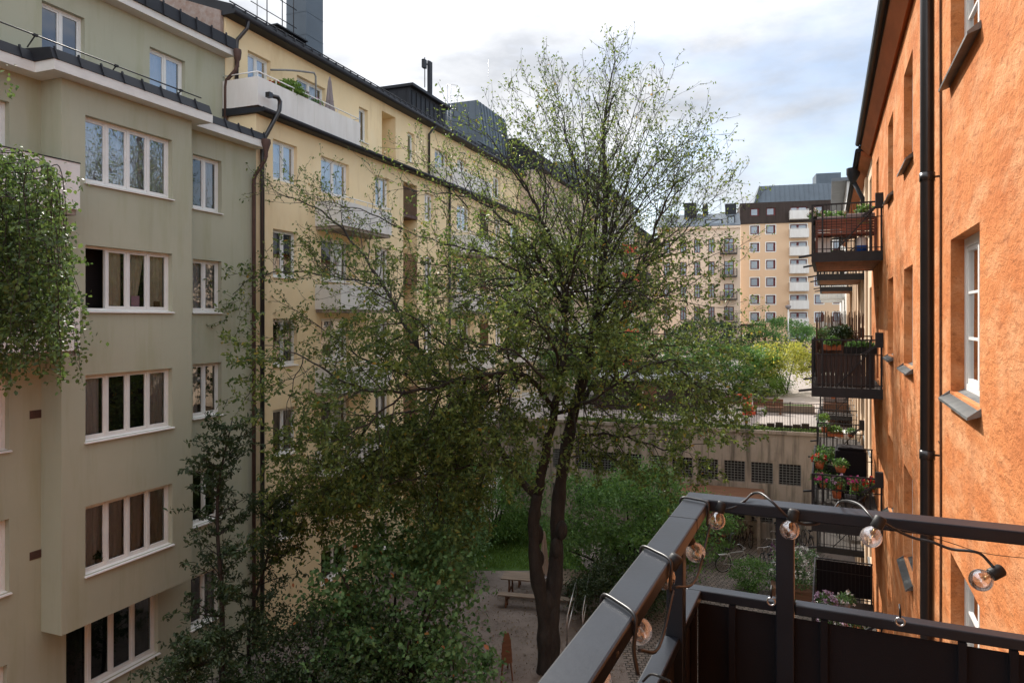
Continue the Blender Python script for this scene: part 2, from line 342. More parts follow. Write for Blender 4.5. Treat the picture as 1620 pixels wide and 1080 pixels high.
def body(mb, x0, x1, y0, y1, z0, z1, m=0, roof=True):
    """the other sides of a building behind its front wall"""
    mb.quad((x0, y1, z0), (x0, y0, z0), (x0, y0, z1), (x0, y1, z1), m); mb.quad((x1, y0, z0), (x1, y1, z0), (x1, y1, z1), (x1, y0, z1), m)
    mb.quad((x1, y1, z0), (x0, y1, z0), (x0, y1, z1), (x1, y1, z1), m)
    if roof: mb.quad((x0, y0, z1), (x1, y0, z1), (x1, y1, z1), (x0, y1, z1), m)

WC = {}
def window(par, x, z, w, h, y=.14, n=2, frame=cream, gl=None, cur='sides', cm=None, sill=cream, sillout=.06, bars=0, skip=None, rmd=1.3, fw=.06, label=None, rev=None):
    rev = y if rev is None else rev
    """x, z = lower left corner of the opening; parts: window > pane, curtain, room, sill"""
    gl = gl or glass; cm = cm or curtw
    key = (round(w, 2), round(h, 2), n, frame.name, gl.name, cur, cm.name, sill.name if sill else '', sillout, bars, skip, rmd, rev, y)
    if key in WC:
        o = dup(WC[key], loc=(x, y, z), parent=par)
        if label: o['label'] = label
        return o
    f = MB(); d = .07
    f.box(0, fw, 0, d, 0, h); f.box(w-fw, w, 0, d, 0, h); f.box(fw, w-fw, 0, d, 0, fw); f.box(fw, w-fw, 0, d, h-fw, h)
    sw = (w-2*fw)/n; sf = .042; p = MB()
    for k in range(n):
        a = fw+k*sw; b = a+sw
        if k: f.box(a-.028, a+.028, -.004, d, fw, h-fw)
        if skip == k: continue
        a2 = a+(.028 if k else 0)+.003; b2 = b-(.028 if k < n-1 else 0)-.003
        f.box(a2, a2+sf, .012, .055, fw+.003, h-fw-.003); f.box(b2-sf, b2, .012, .055, fw+.003, h-fw-.003)
        f.box(a2+sf, b2-sf, .012, .055, fw+.003, fw+.003+sf*1.2); f.box(a2+sf, b2-sf, .012, .055, h-fw-.003-sf, h-fw-.003)
        for q in range(bars):
            zz = fw+(h-2*fw)*(q+1)/(bars+1); f.box(a2+sf, b2-sf, .016, .05, zz-.013, zz+.013)
        p.quad((a2+sf, .034, fw+sf), (b2-sf, .034, fw+sf), (b2-sf, .034, h-fw-sf), (a2+sf, .034, h-fw-sf))
    o = f.build('window', frame, par, (x, y, z))
    if p.v: p.build('pane', gl, o)
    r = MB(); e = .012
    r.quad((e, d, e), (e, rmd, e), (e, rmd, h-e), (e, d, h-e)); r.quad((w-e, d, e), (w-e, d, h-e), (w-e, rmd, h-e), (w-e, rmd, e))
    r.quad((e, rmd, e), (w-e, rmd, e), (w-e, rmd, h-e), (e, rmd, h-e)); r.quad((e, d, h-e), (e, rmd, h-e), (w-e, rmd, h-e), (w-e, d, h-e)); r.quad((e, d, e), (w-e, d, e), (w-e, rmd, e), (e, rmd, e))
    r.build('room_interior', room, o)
    c = MB()
    def cloth(a, b, z0=.06, z1=h-.06, dd=.16, amp=.022, tie=0):
        nn = max(6, int((b-a)/.03)); 
        for k in range(nn):
            q0 = a+(b-a)*k/nn; q1 = a+(b-a)*(k+1)/nn
            f0 = amp*math.sin(q0*47)+amp*.6*math.sin(q0*23+1); f1 = amp*math.sin(q1*47)+amp*.6*math.sin(q1*23+1)
            e0 = a+(q0-a)*(1-tie); e1 = a+(q1-a)*(1-tie)
            c.quad((e0, dd+f0, z0), (e1, dd+f1, z0), (q1, dd+f1, z1), (q0, dd+f0, z1), 0, True)
    if cur == 'sides': cloth(.08, w*.24); cloth(w*.78, w-.08)
    elif cur == 'full': cloth(.07, w-.07)
    elif cur == 'left': cloth(.08, w*.42)
    elif cur == 'right': cloth(w*.55, w-.08)
    elif cur == 'mid': cloth(w*.27, w*.47); cloth(w*.52, w*.74, tie=.45); cloth(w*.77, w-.08)
    elif cur == 'half': cloth(.07, w-.07, h*.5)
    elif cur == 'blind':
        c.quad((.07, .1, .06), (w-.07, .1, .06), (w-.07, .1, h-.06), (.07, .1, h-.06))
    if c.v: c.build('curtain', cm, o)
    if sill:
        s = MB(); s.prism([(-rev-sillout, -.045), (-rev-sillout, -.02), (0, .018), (0, -.02)], -.03, w+.03)
        s.build('window_sill', sill, o)
    WC[key] = o
    if label: o['label'] = label
    return o

# ------------------------------------------------------------ ground
def sheet(name, pts, z, m, kind='structure', th=0):
    b = MB(); i = 0
    if th:
        b.prism([(p[0], p[1]) for p in pts], z-th, z, axis=2)
    else:
        b.v = [(p[0], p[1], z) for p in pts]; b.f = [tuple(range(len(pts)))]; b.m = [0]; b.sm = [False]
    return tag(b.build(name, m), kind=kind)
sheet('ground', [(-400, -200), (500, -200), (500, 700), (-400, 700)], -.004, gravel)
KF = Frame(at(1250, 500, 33.0)[:2], R(-20.4))           # the retaining wall's own axes
def K(x, y): p = KF.w(x, y); return (p.x, p.y)
g1 = gnd(1000, 935); g2 = gnd(1000, 1080)
sheet('cobblestone_paving', [(3.9, 26.2), (15.5, 26.2), (13.3, 33.2), (1.5, 37.5)], .004, cobble)
sheet('cobblestone_path', [(.9+2.2, 12), (9, 12), (12.0, 26.19), (3.6, 26.19)], .008, cobble)
sheet('lawn', [(-4.5, 29.2), (3.2, 29.2), (1.2, 37.4), (-4, 39.5)], .006, lawn)
sheet('garden_terrace', [K(-24, .3), K(6, .3), K(30, 110), K(-30, 110)], 5.12, terr, th=.3)
_p1 = at(1250, 600, 50)
sheet('terrace_path', [gnd(1180, 680, 5.12)[:2], gnd(1330, 680, 5.12)[:2], gnd(1292, 592, 5.12)[:2], gnd(1240, 592, 5.12)[:2], gnd(1228, 640, 5.12)[:2]], 5.13, asphalt)
bpy.data.objects['terrace_path'].location.z = 0

# ------------------------------------------------------------ green apartment building (left)
HD = [15.13, 12.17, 9.20, 6.20]; SL = [13.60, 10.67, 7.68, 4.63]
B = thing('green_apartment_building', 'olive green plastered apartment block with projecting bay of four-sash windows, nearest on the left', 'apartment building', LF.o, LF.a)
ops = [(-2.55, -1.46, SL[i], HD[i]) for i in range(4)]+[(-2.62, -1.46, 1.75, 3.2)]
ops += [(-9.1, -7.58, SL[i], HD[i]) for i in range(4)]+[(-6.30, -3.72, 1.62, 3.42)]+[(-9.1, -7.62, 1.62, 3.1)]
for c in (-12.6, -17.0): ops += [(c, c+1.5, SL[i], HD[i]) for i in range(4)]
b = MB(); wallgrid(b, -60, 0, 0, 15.8, ops); body(b, -60, 0, 0, 12, 0, 15.8); b.build('facade', green, B)
b = MB(); uo = [(-5.98, -4.86, 16.84, 18.2), (-2.87, -1.60, 16.84, 18.2), (-10.3, -9.1, 16.84, 18.2)]
wallgrid(b, -60, 0.0, 15.8, 18.86, uo, 1.26); body(b, -60, 0.0, 1.26, 11, 15.8, 18.86); b.build('upper_storey', green, B)
b = MB(); bo = [(-6.32, -3.87, SL[i], HD[i]) for i in range(4)]
wallgrid(b, -6.89, -3.23, 3.5, 15.79, bo, -.65); b.quad((-6.89, 0, 3.5), (-6.89, -.65, 3.5), (-6.89, -.65, 15.79), (-6.89, 0, 15.79)); b.quad((-3.23, -.65, 3.5), (-3.23, 0, 3.5), (-3.23, 0, 15.79), (-3.23, -.65, 15.79))
b.quad((-6.89, -.65, 3.5), (-6.89, 0, 3.5), (-3.23, 0, 3.5), (-3.23, -.65, 3.5)); b.build('bay', green, B)
b = MB(); b.box(-22, -7.32, -.42, 1.25, 15.80, 16.02); b.box(-7.32, -2.86, -1.02, 1.25, 15.797, 16.023); b.box(-2.86, -.03, -.42, 1.25, 15.80, 16.02)
b.box(-22, .02, .86, 1.3, 18.86, 19.06); b.build('cornice', fascia, B)
b = MB()
def apron(b, x0, x1, yo, z0, yi, z1, m=0, seam=.55):
    b.prism([(yo, z0), (yo+.10, z0+.24), (yi, z1+.10), (yi, z0)], x0, x1, m=m)
    x = x0+.1
    while x < x1: b.bar((x, yo-.015, z0-.01), (x, yo+.10, z0+.28), .035, .04, m); x += seam
apron(b, -22, -7.36, -.44, 16.025, 1.24, 16.35); apron(b, -7.36, -2.9, -1.04, 16.028, 1.24, 16.37); apron(b, -2.9, -.02, -.44, 16.025, 1.24, 16.35)
b.prism([(.80, 19.062), (.84, 19.42), (6, 20.6), (11.3, 19.1)], -60, .03)
x = -22
while x < 0: b.bar((x, .78, 19.05), (x, .82, 19.46), .04, .04); x += .6
b.build('roof', roofm, B)
b = MB(); b.tube([(-12, -.75, 16.47), (-3.0, -.75, 16.47)], .016, 6)
x = -11.4
while x < -3.0: b.bar((x, -.75, 16.47), (x, -.5, 16.25), .02, .02); b.bar((x-.05, -.75, 16.47), (x+.05, -.75, 16.47), .05, .05); x += 1.93
b.build('snow_rail', black, B)
b = MB(); b.lathe([(.12, 19.05), (.13, 18.98), (.10, 18.75), (.06, 18.68), (.058, 18.5)], (-.02, .72, 0), 10); b.tube([(-.02, .72, 18.55), (-.02, .8, 18.4), (-.08, 1.1, 18.1), (-.08, 1.14, 17.9), (-.08, 1.14, 16.3)], .058, 8)
b.build('upper_downpipe', brownp, B)
b = MB(); b.lathe([(.14, 16.05), (.15, 15.95), (.06, 15.66), (.058, 15.5)], (-.13, -.5, 0), 10); b.tube([(-.13, -.5, 15.55), (-.13, -.45, 15.4), (-.2, -.14, 14.95), (-.2, -.09, 14.8), (-.2, -.09, .1)], .058, 8); b.build('downpipe', brownp, B)
cu = [('full', curtw, glassU), ('mid', curtb, glass), ('sides', curtg, glass), ('full', curtg, glass)]
for i in range(4):
    w = window(B, -6.32, SL[i], 2.45, HD[i]-SL[i], -.65+.14, 4, cream, cu[i][2], cu[i][0], cu[i][1], whitep, rev=.14, rmd=.46, skip=0 if i == 1 else None, label=['wide window reflecting bare trees over a white curtain', 'wide window with its left casement swung open', 'wide window with dark panes and grey side curtains', 'wide window with grey curtains drawn'][i])
cu2 = [('right', curtg, glass), ('full', curtg, glass), ('left', curtg, glass), ('none', None, glass)]
for i in range(4): window(B, -2.55, SL[i], 1.09, HD[i]-SL[i], .14, 2, cream, cu2[i][2], cu2[i][0], cu2[i][1], whitep)
window(B, -2.62, 1.75, 1.16, 1.45, .14, 2, cream, glass, 'sides', curtg, whitep)
for i in range(4): window(B, -9.1, SL[i], 1.52, HD[i]-SL[i], .14, 2, cream, glass, 'right', curtd, whitep)
window(B, -9.1, 1.62, 1.48, 1.48, .14, 2, cream, glass, 'sides', curtg, whitep)
for c in (-12.6, -17.0):
    for i in range(4): window(B, c, SL[i], 1.5, HD[i]-SL[i], .14, 2, cream, glass, 'sides', curtg, whitep)
window(B, -6.30, 1.62, 2.58, 1.80, .14, 4, cream, glassD, 'sides', curtd, whitep)
for o in uo: window(B, o[0], o[2], o[1]-o[0], o[3]-o[2], 1.26+.14, 2, cream, glassU if o[0] > -4 else glass, 'full' if o[0] > -4 else 'blind', curtw if o[0] > -4 else blindb, cream, rev=.14)
# white balconies left of the bay
def white_balcony(par, x0, x1, zf, yf, yw, h=.98, rail=True, m=white, under=None):
    b = MB(); t = .05
    b.box(x0, x1, yf, yf+t, zf-.02, zf+h); b.box(x0, x0+t, yf+t, yw, zf-.02, zf+h); b.box(x1-t, x1, yf+t, yw, zf-.02, zf+h)
    n = int((x1-x0)/.9)
    for k in range(1, n): q = x0+(x1-x0)*k/n; b.box(q-.004, q+.004, yf-.006, yf, zf, zf+h-.01)
    o = b.build('balcony', m, par)
    s = MB(); s.box(x0+t+.002, x1-t-.002, yf+t+.002, yw, zf-.14, zf); s.build('balcony_floor', under or concrete, o)
    if rail:
        r = MB(); zz = zf+h+.16; r.tube([(x0+.03, yw, zz), (x0+.03, yf+.03, zz), (x1-.03, yf+.03, zz), (x1-.03, yw, zz)], .02, 6)
        k = x0+.03
        while k < x1: r.bar((k, yf+.03, zf+h), (k, yf+.03, zz), .03, .012); k += .85
        r.build('handrail', whitep, o)
    else:
        r = MB(); r.box(x0-.01, x1+.01, yf-.01, yf+.07, zf+h, zf+h+.025); r.build('handrail', black, o)
    return o
for i, z in enumerate((12.86, 9.82, 6.9)): white_balcony(B, -11.6, -6.91, z, -1.25, -.001 if 0 else 0, rail=False) if i < 2 else None
for (px, py) in ((56, 655), (56, 877)):
    b = MB(); x = LF.x(px); z = LF.z(px, py)
    b.box(x-.13, x+.13, -.012, .0, z-.09, z+.09, 0)
    for k in range(4): b.box(x-.11, x+.11, -.02, -.012, z-.075+k*.042, z-.05+k*.042, 0)
    b.build('air_vent', brownp, B)

# ------------------------------------------------------------ yellow apartment building
HY = [16.35, 13.42, 10.48, 7.50, 4.66]; SY = [15.03, 11.86, 8.93, 5.95, 3.14]
Y = thing('yellow_apartment_building', 'pale yellow plastered apartment block with white balconies and dark metal roof behind the bare-branched tree', 'apartment building', LF.o, LF.a)
cols = [(.79, 2.01), (3.35, 5.1), (6.98, 8.07), (11.23, 12.12), (14.7, 16.3), (19.9, 20.9), (22.3, 24.0), (25.2, 26.4)]
yo = [(a, c, SY[i], HY[i]) for a, c in cols for i in range(5)]
yo += [(a, c, .9, 2.0) for a, c in cols if a > 3]
rec = [(9.24, 10.5), (17.6, 18.8)]
yo += [(a, c, .3, 16.5, .9) for a, c in rec]
b = MB(); wallgrid(b, 0, 27.4, 0, 16.95, yo, 0, .13); body(b, 0, 27.4, 0, 12, 0, 16.95); b.build('facade', yellow, Y)
yu = [(1.05, 2.18, 18.15, 19.5), (3.62, 5.36, 17.5, 19.5), (7.71, 8.39, 18.05, 19.48), (11.87, 12.55, 18.05, 19.45), (14.7, 16.2, 17.5, 19.3), (17.4, 18.6, 18.0, 19.4), (20.2, 20.9, 18.0, 19.4), (22.6, 23.8, 18.0, 19.4)]
b = MB(); wallgrid(b, 0.03, 27.4, 16.95, 20.2, yu+[(9.53, 10.74, 17.25, 19.8, 1.1)], 1.26, .16); body(b, 0.03, 27.4, 1.26, 11, 16.95, 20.2); b.build('upper_storey', yellow, Y)
b = MB()
for a, c in rec:   # back of the stair recess, glazed
    b.quad((a, .9, .3), (c, .9, .3), (c, .9, 16.5), (a, .9, 16.5), 0)
b.quad((9.53, 2.36, 17.25), (10.74, 2.36, 17.25), (10.74, 2.36, 19.8), (9.53, 2.36, 19.8)); b.build('recess_wall', yellow, Y)
for a, c in rec:
    for i in range(5):
        z = 15.1-2.95*i; g = MB(); g.box(a, c, -.02, .88, z-.14, z)
        k = a+.04
        while k < c: g.box(k, k+.025, -.01, .015, z, z+1.15); k += .095
        g.box(a, c, -.02, .025, z+1.15, z+1.19); g.build('stair_grille', brownwood if i else brownp, Y)
b = MB(); b.prism([(-.34, 16.952), (-.34, 17.08), (1.25, 17.2), (1.25, 16.952)], -.12, 27.4); b.tube([(-.14, -.4, 17.02), (27.4, -.4, 17.02)], .075, 8)
b.prism([(.84, 20.202), (.90, 20.52), (6, 22.3), (11.4, 20.2)], -.1, 27.4); b.tube([(-.12, .80, 20.27), (27.4, .80, 20.27)], .085, 8)
x = 0
while x < 27: b.bar((x, .85, 20.35), (x, 6, 22.32), .035, .035); b.bar((x, .80, 20.2), (x, .87, 20.56), .035, .05); x += .5
for k in range(54): b.bar((k*.5, -.36, 17.1), (k*.5, 1.2, 17.22), .03, .03)
b.tube([(.2, 1.25, 20.78), (27, 1.25, 20.78)], .025, 5); b.build('roof', roofm, Y)
b = MB(); b.prism([(1.3, 20.19), (1.3, 19.1), (11, 19.1), (11, 20.4), (6, 22.15), (1.3, 20.35)], -.14, .0); b.build('firewall', M('rough_firewall', (.34, .29, .26), .95, .2, 5, .5, 20, c2=(.24, .15, .11)), Y)
b = MB()
def pipe(b, x, y, z0, z1, r=.06): b.tube([(x, y, z0), (x, y, z1)], r, 8)
b.tube([(.55, .8, 20.2), (.55, .85, 19.95), (.45, 1.15, 19.6), (.45, 1.18, 19.4), (.45, 1.18, 17.2)], .06, 8); b.build('upper_downpipe', blackp, Y)
b = MB(); b.tube([(13.9, .8, 20.2), (13.9, 1.17, 19.8), (13.9, 1.17, 17.2)], .06, 8); b.build('upper_downpipe', blackp, Y)
b = MB(); b.box(.0, .16, -.52, -.36, 17.42, 17.58); b.tube([(.08, -.42, 17.5), (.42, -.5, 17.52), (.52, -.5, 17.42), (.52, -.48, 17.15), (.42, -.42, 16.9), (.2, -.16, 16.2), (.17, -.1, 15.95), (.17, -.1, .1)], .07, 8); b.build('downpipe', blackp, Y)
b = MB(); pipe(b, 13.69, -.09, .1, 16.95); b.build('downpipe', blackp, Y)
cg = [('half', curtw, glassU), ('left', curtg, glass), ('sides', curtg, glass), ('sides', curtg, glass), ('full', curtg, glass)]
for ci, (a, c) in enumerate(cols):
    for i in range(5):
        q = cg[i] if ci % 2 == 0 else (cg[0] if i == 0 else ('right', curtw, glass))
        window(Y, a, SY[i], c-a, HY[i]-SY[i], .13, 2, whitep if ci else cream, q[2], q[0], q[1], whitep if i else None)
    if a > 3: window(Y, a, .9, c-a, 1.1, .13, 2, whitep, glassD, 'none', None, whitep)
for o in yu: window(Y, o[0], o[2], o[1]-o[0], o[3]-o[2], 1.26+.16, 2 if o[1]-o[0] > 1 else 1, cream, glassU if o[0] < 3 else glass, 'half', curtw, cream if o[2] > 17.9 else None, rev=.16)
white_balcony(Y, -.1, 5.63, 17.2, -.16, 1.25, h=.88, under=soil); white_balcony(Y, 13.9, 19.0, 17.24, -.16, 1.25, h=.85, under=soil)
for i in range(4): white_balcony(Y, 3.0, 6.42, 13.78-2.95*i, -1.1, 0, h=.85); white_balcony(Y, 13.95, 17.2, 13.78-2.95*i, -1.1, 0, h=.85); white_balcony(Y, 21.2, 24.4, 13.78-2.95*i, -1.1, 0, h=.85)
# roof furniture
xa, xb = LF.x(475, 3.0), LF.x(508, 3.0)
b = MB(); b.box(xa+.25, xb, 2.9, 3.9, 20.8, 26.0)
for k in range(5): b.box(xa+.24, xb+.01, 2.89, 3.91, 21.3+k*.95, 21.32+k*.95)
b.build('chimney', roofb, Y)
b = MB(); x0 = LF.x(400, 3.2); x1 = LF.x(470, 3.2)
b.box(x0+1.2, x1, 3.0, 4.4, 21.1, 21.7); b.box(x0+.9, x1+.2, 2.8, 4.5, 21.9, 21.95); b.build('roof_hatch', roofm, Y)
b = MB()
for z in (22.5, 23.25, 23.9): b.tube([(x0, 3.3, z), (x1+.1, 3.3, z)], .018, 5)
for x in (x0+.9, x0+1.8, x1-.1): b.tube([(x, 3.3, 21.3), (x, 3.3, 24.2)], .022, 5)
b.tube([(x0+.0, 3, 21), (x0+.0, 3, 25)], .015, 5); b.build('roof_railing', black, Y)
xd = LF.x(648, 1.7); xe = LF.x(705, 1.7)
b = MB(); b.box(xd, xe, 1.7, 6.5, 20.4, LF.z(648, 137, 1.7)); zt = LF.z(648, 137, 1.7)
for k in range(9): y = 1.9+k*.5; b.box(xd-.02, xd, y, y+.03, 20.5, zt)
x = xd+.2
while x < xe: b.box(x, x+.04, 1.66, 1.7, 20.5, zt-.12); x += .48
b.box(xd-.12, xe+.25, 1.45, 6.6, zt+.002, zt+.14); b.build('dormer', roofm, Y)
b = MB(); zt = LF.z(757, 158, 2.2); xf = LF.x(757, 2.2); xg = 27.3
b.prism([(2.6, 20.6), (1.9, 21.4), (2.3, zt), (9, zt), (9, 20.6)], xf, xg)
for k in range(13): y = 2.4+k*.5; b.box(xf-.02, xf, y, y+.03, 20.7, zt)
x = xf
while x < xg: b.bar((x, 1.88, 21.4), (x, 2.28, zt), .04, .04); x += .5
b.box(xf-.9, xf+.4, 1.8, 1.9, 21.3, 21.4); b.build('mansard', roofb, Y)
b = MB(); xn = LF.x(680, 3); yn = 3.0
z0 = LF.z(680, 155, yn); z1 = LF.z(680, 98, yn); b.box(xn-.16, xn+.16, yn-.08, yn+.08, z0, z1); b.box(xn-.75, xn-.45, yn-.05, yn+.12, z1-.55, z1-.08)
b.tube([(xn-.6, yn, z0+.4), (xn-.6, yn, z1+.05)], .03, 6); b.tube([(xn+.02, yn+.12, 20.8), (xn+.02, yn+.12, z1+.1)], .04, 6); b.bar((xn-.6, yn, z1-.2), (xn, yn+.1, z1-.2), .04, .04); b.bar((xn, yn+.1, z0+.6), (xn+1.6, yn+.4, 21.3), .03, .03)
b.build('antenna', roofm, Y)
b = MB(); xl = LF.x(708, 2.4); zl = LF.z(708, 135, 2.4)
for s in (-.22, .22): b.tube([(xl+s, 2.3, 20.8), (xl+s, 2.3, zl)], .022, 5)
z = 20.9
while z < zl-1: b.tube([(xl-.22, 2.3, z), (xl+.22, 2.3, z)], .014, 4); z += .28
for z in (zl-.1, zl-.7, zl-1.3): b.tube([(xl-.22, 2.3, z), (xl-.3, 2.0, z), (xl, 1.75, z), (xl+.3, 2.0, z), (xl+.22, 2.3, z)], .014, 4)
b.build('roof_ladder', chrome, Y)
b = MB(); b.tube([(LF.x(773, 4), 4, 22), (LF.x(773, 4), 4, LF.z(773, 95, 4))], .02, 5); b.tube([(LF.x(523, 2), 2.2, 20.6), (LF.x(523, 2), 2.2, 21.3)], .07, 8); b.build('roof_mast', chrome, Y)
# white slatted screen by the yellow building's ground floor
b = MB(); x = 14.0
while x < 26: b.box(x, x+.12, -1.65, -1.6, .1, 2.3); x += .42
b.box(13.9, 26, -1.6, -1.56, .2, .3); b.box(13.9, 26, -1.6, -1.56, 1.9, 2.0)
o = b.build('slatted_screen', whitep, None, LF.o, LF.a); tag(o, 'tall white slatted screen at the foot of the yellow building behind foliage', 'screen')

# ------------------------------------------------------------ farther buildings of the left row
def rowhouse(name, label, x0, x1, top, wallm, z0, fl, wid, pitch, sillm, balx, balm, roofmt, ridge, y=0.):
    T = thing(name, label, 'apartment building', LF.o, LF.a)
    xs = []; x = x0+1.2
    while x+wid < x1-.6: xs.append(x); x += pitch
    nf = int((top-z0-.6)/fl); hh = 1.5
    ops = [(a, a+wid, top-1.0-hh-i*fl, top-1.0-i*fl) for a in xs for i in range(nf)]
    b = MB(); wallgrid(b, x0, x1, 0, top, ops, y, .14); body(b, x0, x1, y, 12, 0, top); b.build('facade', wallm, T)
    b = MB(); b.prism([(y-.5, top+.002), (y-.5, top+.2), (y+1.6, ridge), (9, ridge), (12, top+.01)], x0, x1)
    x = x0+.1
    while x < x1: b.bar((x, y-.5, top+.2), (x, y+1.6, ridge+.02), .05, .05); x += .6
    b.build('roof', roofmt, T)
    for o in ops[:90]: window(T, o[0], o[2], o[1]-o[0], o[3]-o[2], y+.14, 2, whitep, glass, 'sides', curtw, sillm)
    for (a, c) in balx:
        for i in range(1, nf): white_balcony(T, a, c, top-1.9-i*fl-.6, y-1.1, y, h=.9, m=balm, rail=False)
    b = MB()
    for x in (x0+.3, (x0+x1)/2): pipe(b, x, y-.1, .1, top)
    b.build('downpipe', brownp, T)
    return T
rowhouse('buff_apartment_building', 'buff apartment block with white balconies between the yellow and grey blocks, mostly behind branches', 27.45, 43, 20.6, buff, 3, 2.95, 1.3, 2.5, whitep, [(30, 33), (37.5, 40.5)], white, roofm, 22.9)
rowhouse('grey_apartment_building', 'grey-white block with orange-red balcony fronts at the far end of the left row', 43.05, 62, 22.8, grayw, 4, 2.95, 1.3, 2.7, whitep, [(55.5, 59.5)], redbal, roofl, 24.6, .2)
rowhouse('tan_apartment_building', 'tan block closing the far end of the left row beside the pale courtyard building', 62.05, 80, 20.5, ochre, 5, 3.0, 1.3, 3.0, whitep, [(65, 68)], black, roofm, 22.5, .4)

# ------------------------------------------------------------ far end of the courtyard
OFr = Frame(at(1172, 500, 117)[:2], R(-15)); ox = OFr.x; oz = OFr.z
T = thing('ochre_apartment_building', 'tall ochre block with maroon window panels, dark brown top storey and blue-grey metal roof', 'apartment building', OFr.o, OFr.a)
xr = ox(1345); zb = oz(1172, 355); zt = oz(1172, 322)
ys = [(330, 342), (357, 370.5), (384.3, 398.3), (411.8, 425.8), (439.4, 453.2), (467, 481), (494.2, 508.8), (522, 537)]
zs = [(oz(1194, b_), oz(1194, a_)) for a_, b_ in ys]
w1 = [(ox(1187), ox(1201)), (ox(1212), ox(1226.7)), (ox(1289), ox(1303)), (ox(1318), ox(1332))]; wb = (ox(1250), ox(1276.5))
ops = [(a, c, z[0], z[1], .2) for a, c in w1 for z in zs[1:7]]+[(wb[0], wb[1], z[0], z[1], .2) for z in zs[1:]]
b = MB(); wallgrid(b, 0, xr, 0, zb, ops, 0, .2); body(b, 0, xr, 0, 14, 0, zb); b.build('facade', ochre, T)
b = MB(); o2 = [(a, c, zs[0][0], zs[0][1]) for a, c in w1+[wb]]; wallgrid(b, -.15, xr+.1, zb, zt, o2, -.15, .2); body(b, -.15, xr+.1, -.15, 14, zb, zt); b.build('top_storey', brownband, T)
b = MB(); xm0, xm1 = ox(1193), xr; zr = oz(1200, 291)
b.prism([(.6, zt+.01), (2.2, zr), (12, zr), (13, zt+.01)], xm0+.9, xm1); b.prism([(xm0, zt+.012), (xm0+.95, zr-.01), (xm0+.95, zt+.012)], .9, 12.5, axis=1)
x = xm0+1.2
while x < xm1: b.bar((x, .58, zt), (x, 2.18, zr), .08, .08); x += .75
b.box(ox(1299), ox(1340), 5, 9, zr+.02, zr+2.2); b.build('roof', roofb, T)
for (a, c) in w1+[wb]:
    for k, z in enumerate(zs):
        if k == 7 and (a, c) != wb: continue
        y = .12 if k else -.03; q = MB(); q.box(a+.02, c-.02, y, y+.06, z[0]+.02, z[1]-.02); o = q.build('window', maroon, T)
        p = MB(); wd = c-a
        if (a, c) == wb: p.box(a+.15, a+wd*.38, y-.02, y-.001, z[0]+.15, z[1]-.15); p.box(a+wd*.52, c-.15, y-.02, y-.001, z[0]+.15, z[1]-.15)
        else: p.box(a+.15, a+wd*.78, y-.02, y-.001, z[0]+.15, z[1]-.15)
        p.build('pane', farglass, o)
        if k:
            s = MB(); e = .13
            s.box(a-e, c+e, -.025, -.001, z[1], z[1]+e); s.box(a-e, c+e, -.025, -.001, z[0]-e, z[0]); s.box(a-e, a, -.025, -.001, z[0], z[1]); s.box(c, c+e, -.025, -.001, z[0], z[1])
            s.build('window_surround', cream, T)
for k in range(7):
    z = zs[k]; b = MB(); b.box(ox(1248), ox(1278), -1.4, -.02 if k else -.17, z[0]-.85, z[0]+.55); b.build('balcony', white, T)
    b = MB(); b.tube([(ox(1248), -1.42, z[0]+.68), (ox(1278), -1.42, z[0]+.68)], .03, 4); b.build('handrail', whitep, T)
# pale building left of it
PF = Frame(at(1040, 500, 106)[:2], R(-15))
T = thing('pale_apartment_building', 'pale pinkish block with black iron balconies and roof windows, left of the ochre block', 'apartment building', PF.o, PF.a)
xe = PF.x(1171.5); ztp = PF.z(1130, 358)
ops = []
for (pa, pb) in ((1050, 1060), (1076, 1086), (1098, 1108), (1120.5, 1130.5), (1145.5, 1161)):
    for i in range(6):
        t_ = 377+i*36; ops.append((PF.x(pa), PF.x(pb), PF.z(1150, t_+22), PF.z(1150, t_)))
b = MB(); wallgrid(b, 0, xe, 0, ztp, ops, 0, .3); body(b, 0, xe, 0, 12, 0, ztp)
b.box(-.1, xe, -.3, 0, ztp-.35, ztp-.02); b.build('facade', pale, T)
for o in ops:
    q = MB(); q.box(o[0], o[1], .22, .3, o[2], o[3]); q.box((o[0]+o[1])/2-.05, (o[0]+o[1])/2+.05, .16, .22, o[2], o[3]); q.box(o[0], o[1], .17, .22, o[3]-.75, o[3]-.65); w_ = q.build('window', maroon, T)
    p = MB(); p.box(o[0]+.12, o[1]-.12, .19, .215, o[2]+.1, o[3]-.1); p.build('pane', farglass, w_)
for i in range(5):
    z = PF.z(1150, 401+i*36); a, c = PF.x(1139), PF.x(1166); b = MB(); b.box(a, c, -1.1, -.01, z-.15, z)
    k = a
    while k <= c: b.box(k, k+.05, -1.1, -1.06, z, z+1.05); k += .22
    b.box(a, c, -1.12, -1.04, z+1.05, z+1.1)
    for q in (a, c-.05):
        for yy in np.arange(-1.0, 0, .25): b.box(q, q+.05, yy, yy+.04, z, z+1.05)
        b.box(q, q+.05, -1.04, -.01, z+1.05, z+1.1)
    b.build('balcony', black, T)
b = MB(); zr = PF.z(1130, 333); b.prism([(-.3, ztp+.0), (-.3, ztp+.12), (3.4, zr), (9, zr), (12, ztp)], 0, xe); b.build('roof', roofl, T)
b = MB()
for (pa, pb, pt, pb2) in ((1115, 1143, 347, 356), (1151, 1163, 341, 355)):
    b.box(PF.x(pa), PF.x(pb), .3, 3, PF.z(pa, pb2), PF.z(pa, pt)); 
for px in (1116, 1153, 1162): b.box(PF.x(px)-.4, PF.x(px)+.4, 3, 4, zr-1, zr+1.4)
b.box(PF.x(1082), PF.x(1102), 2, 5, zr-2, zr+1.6); b.build('chimney', roofm, T)
b = MB()
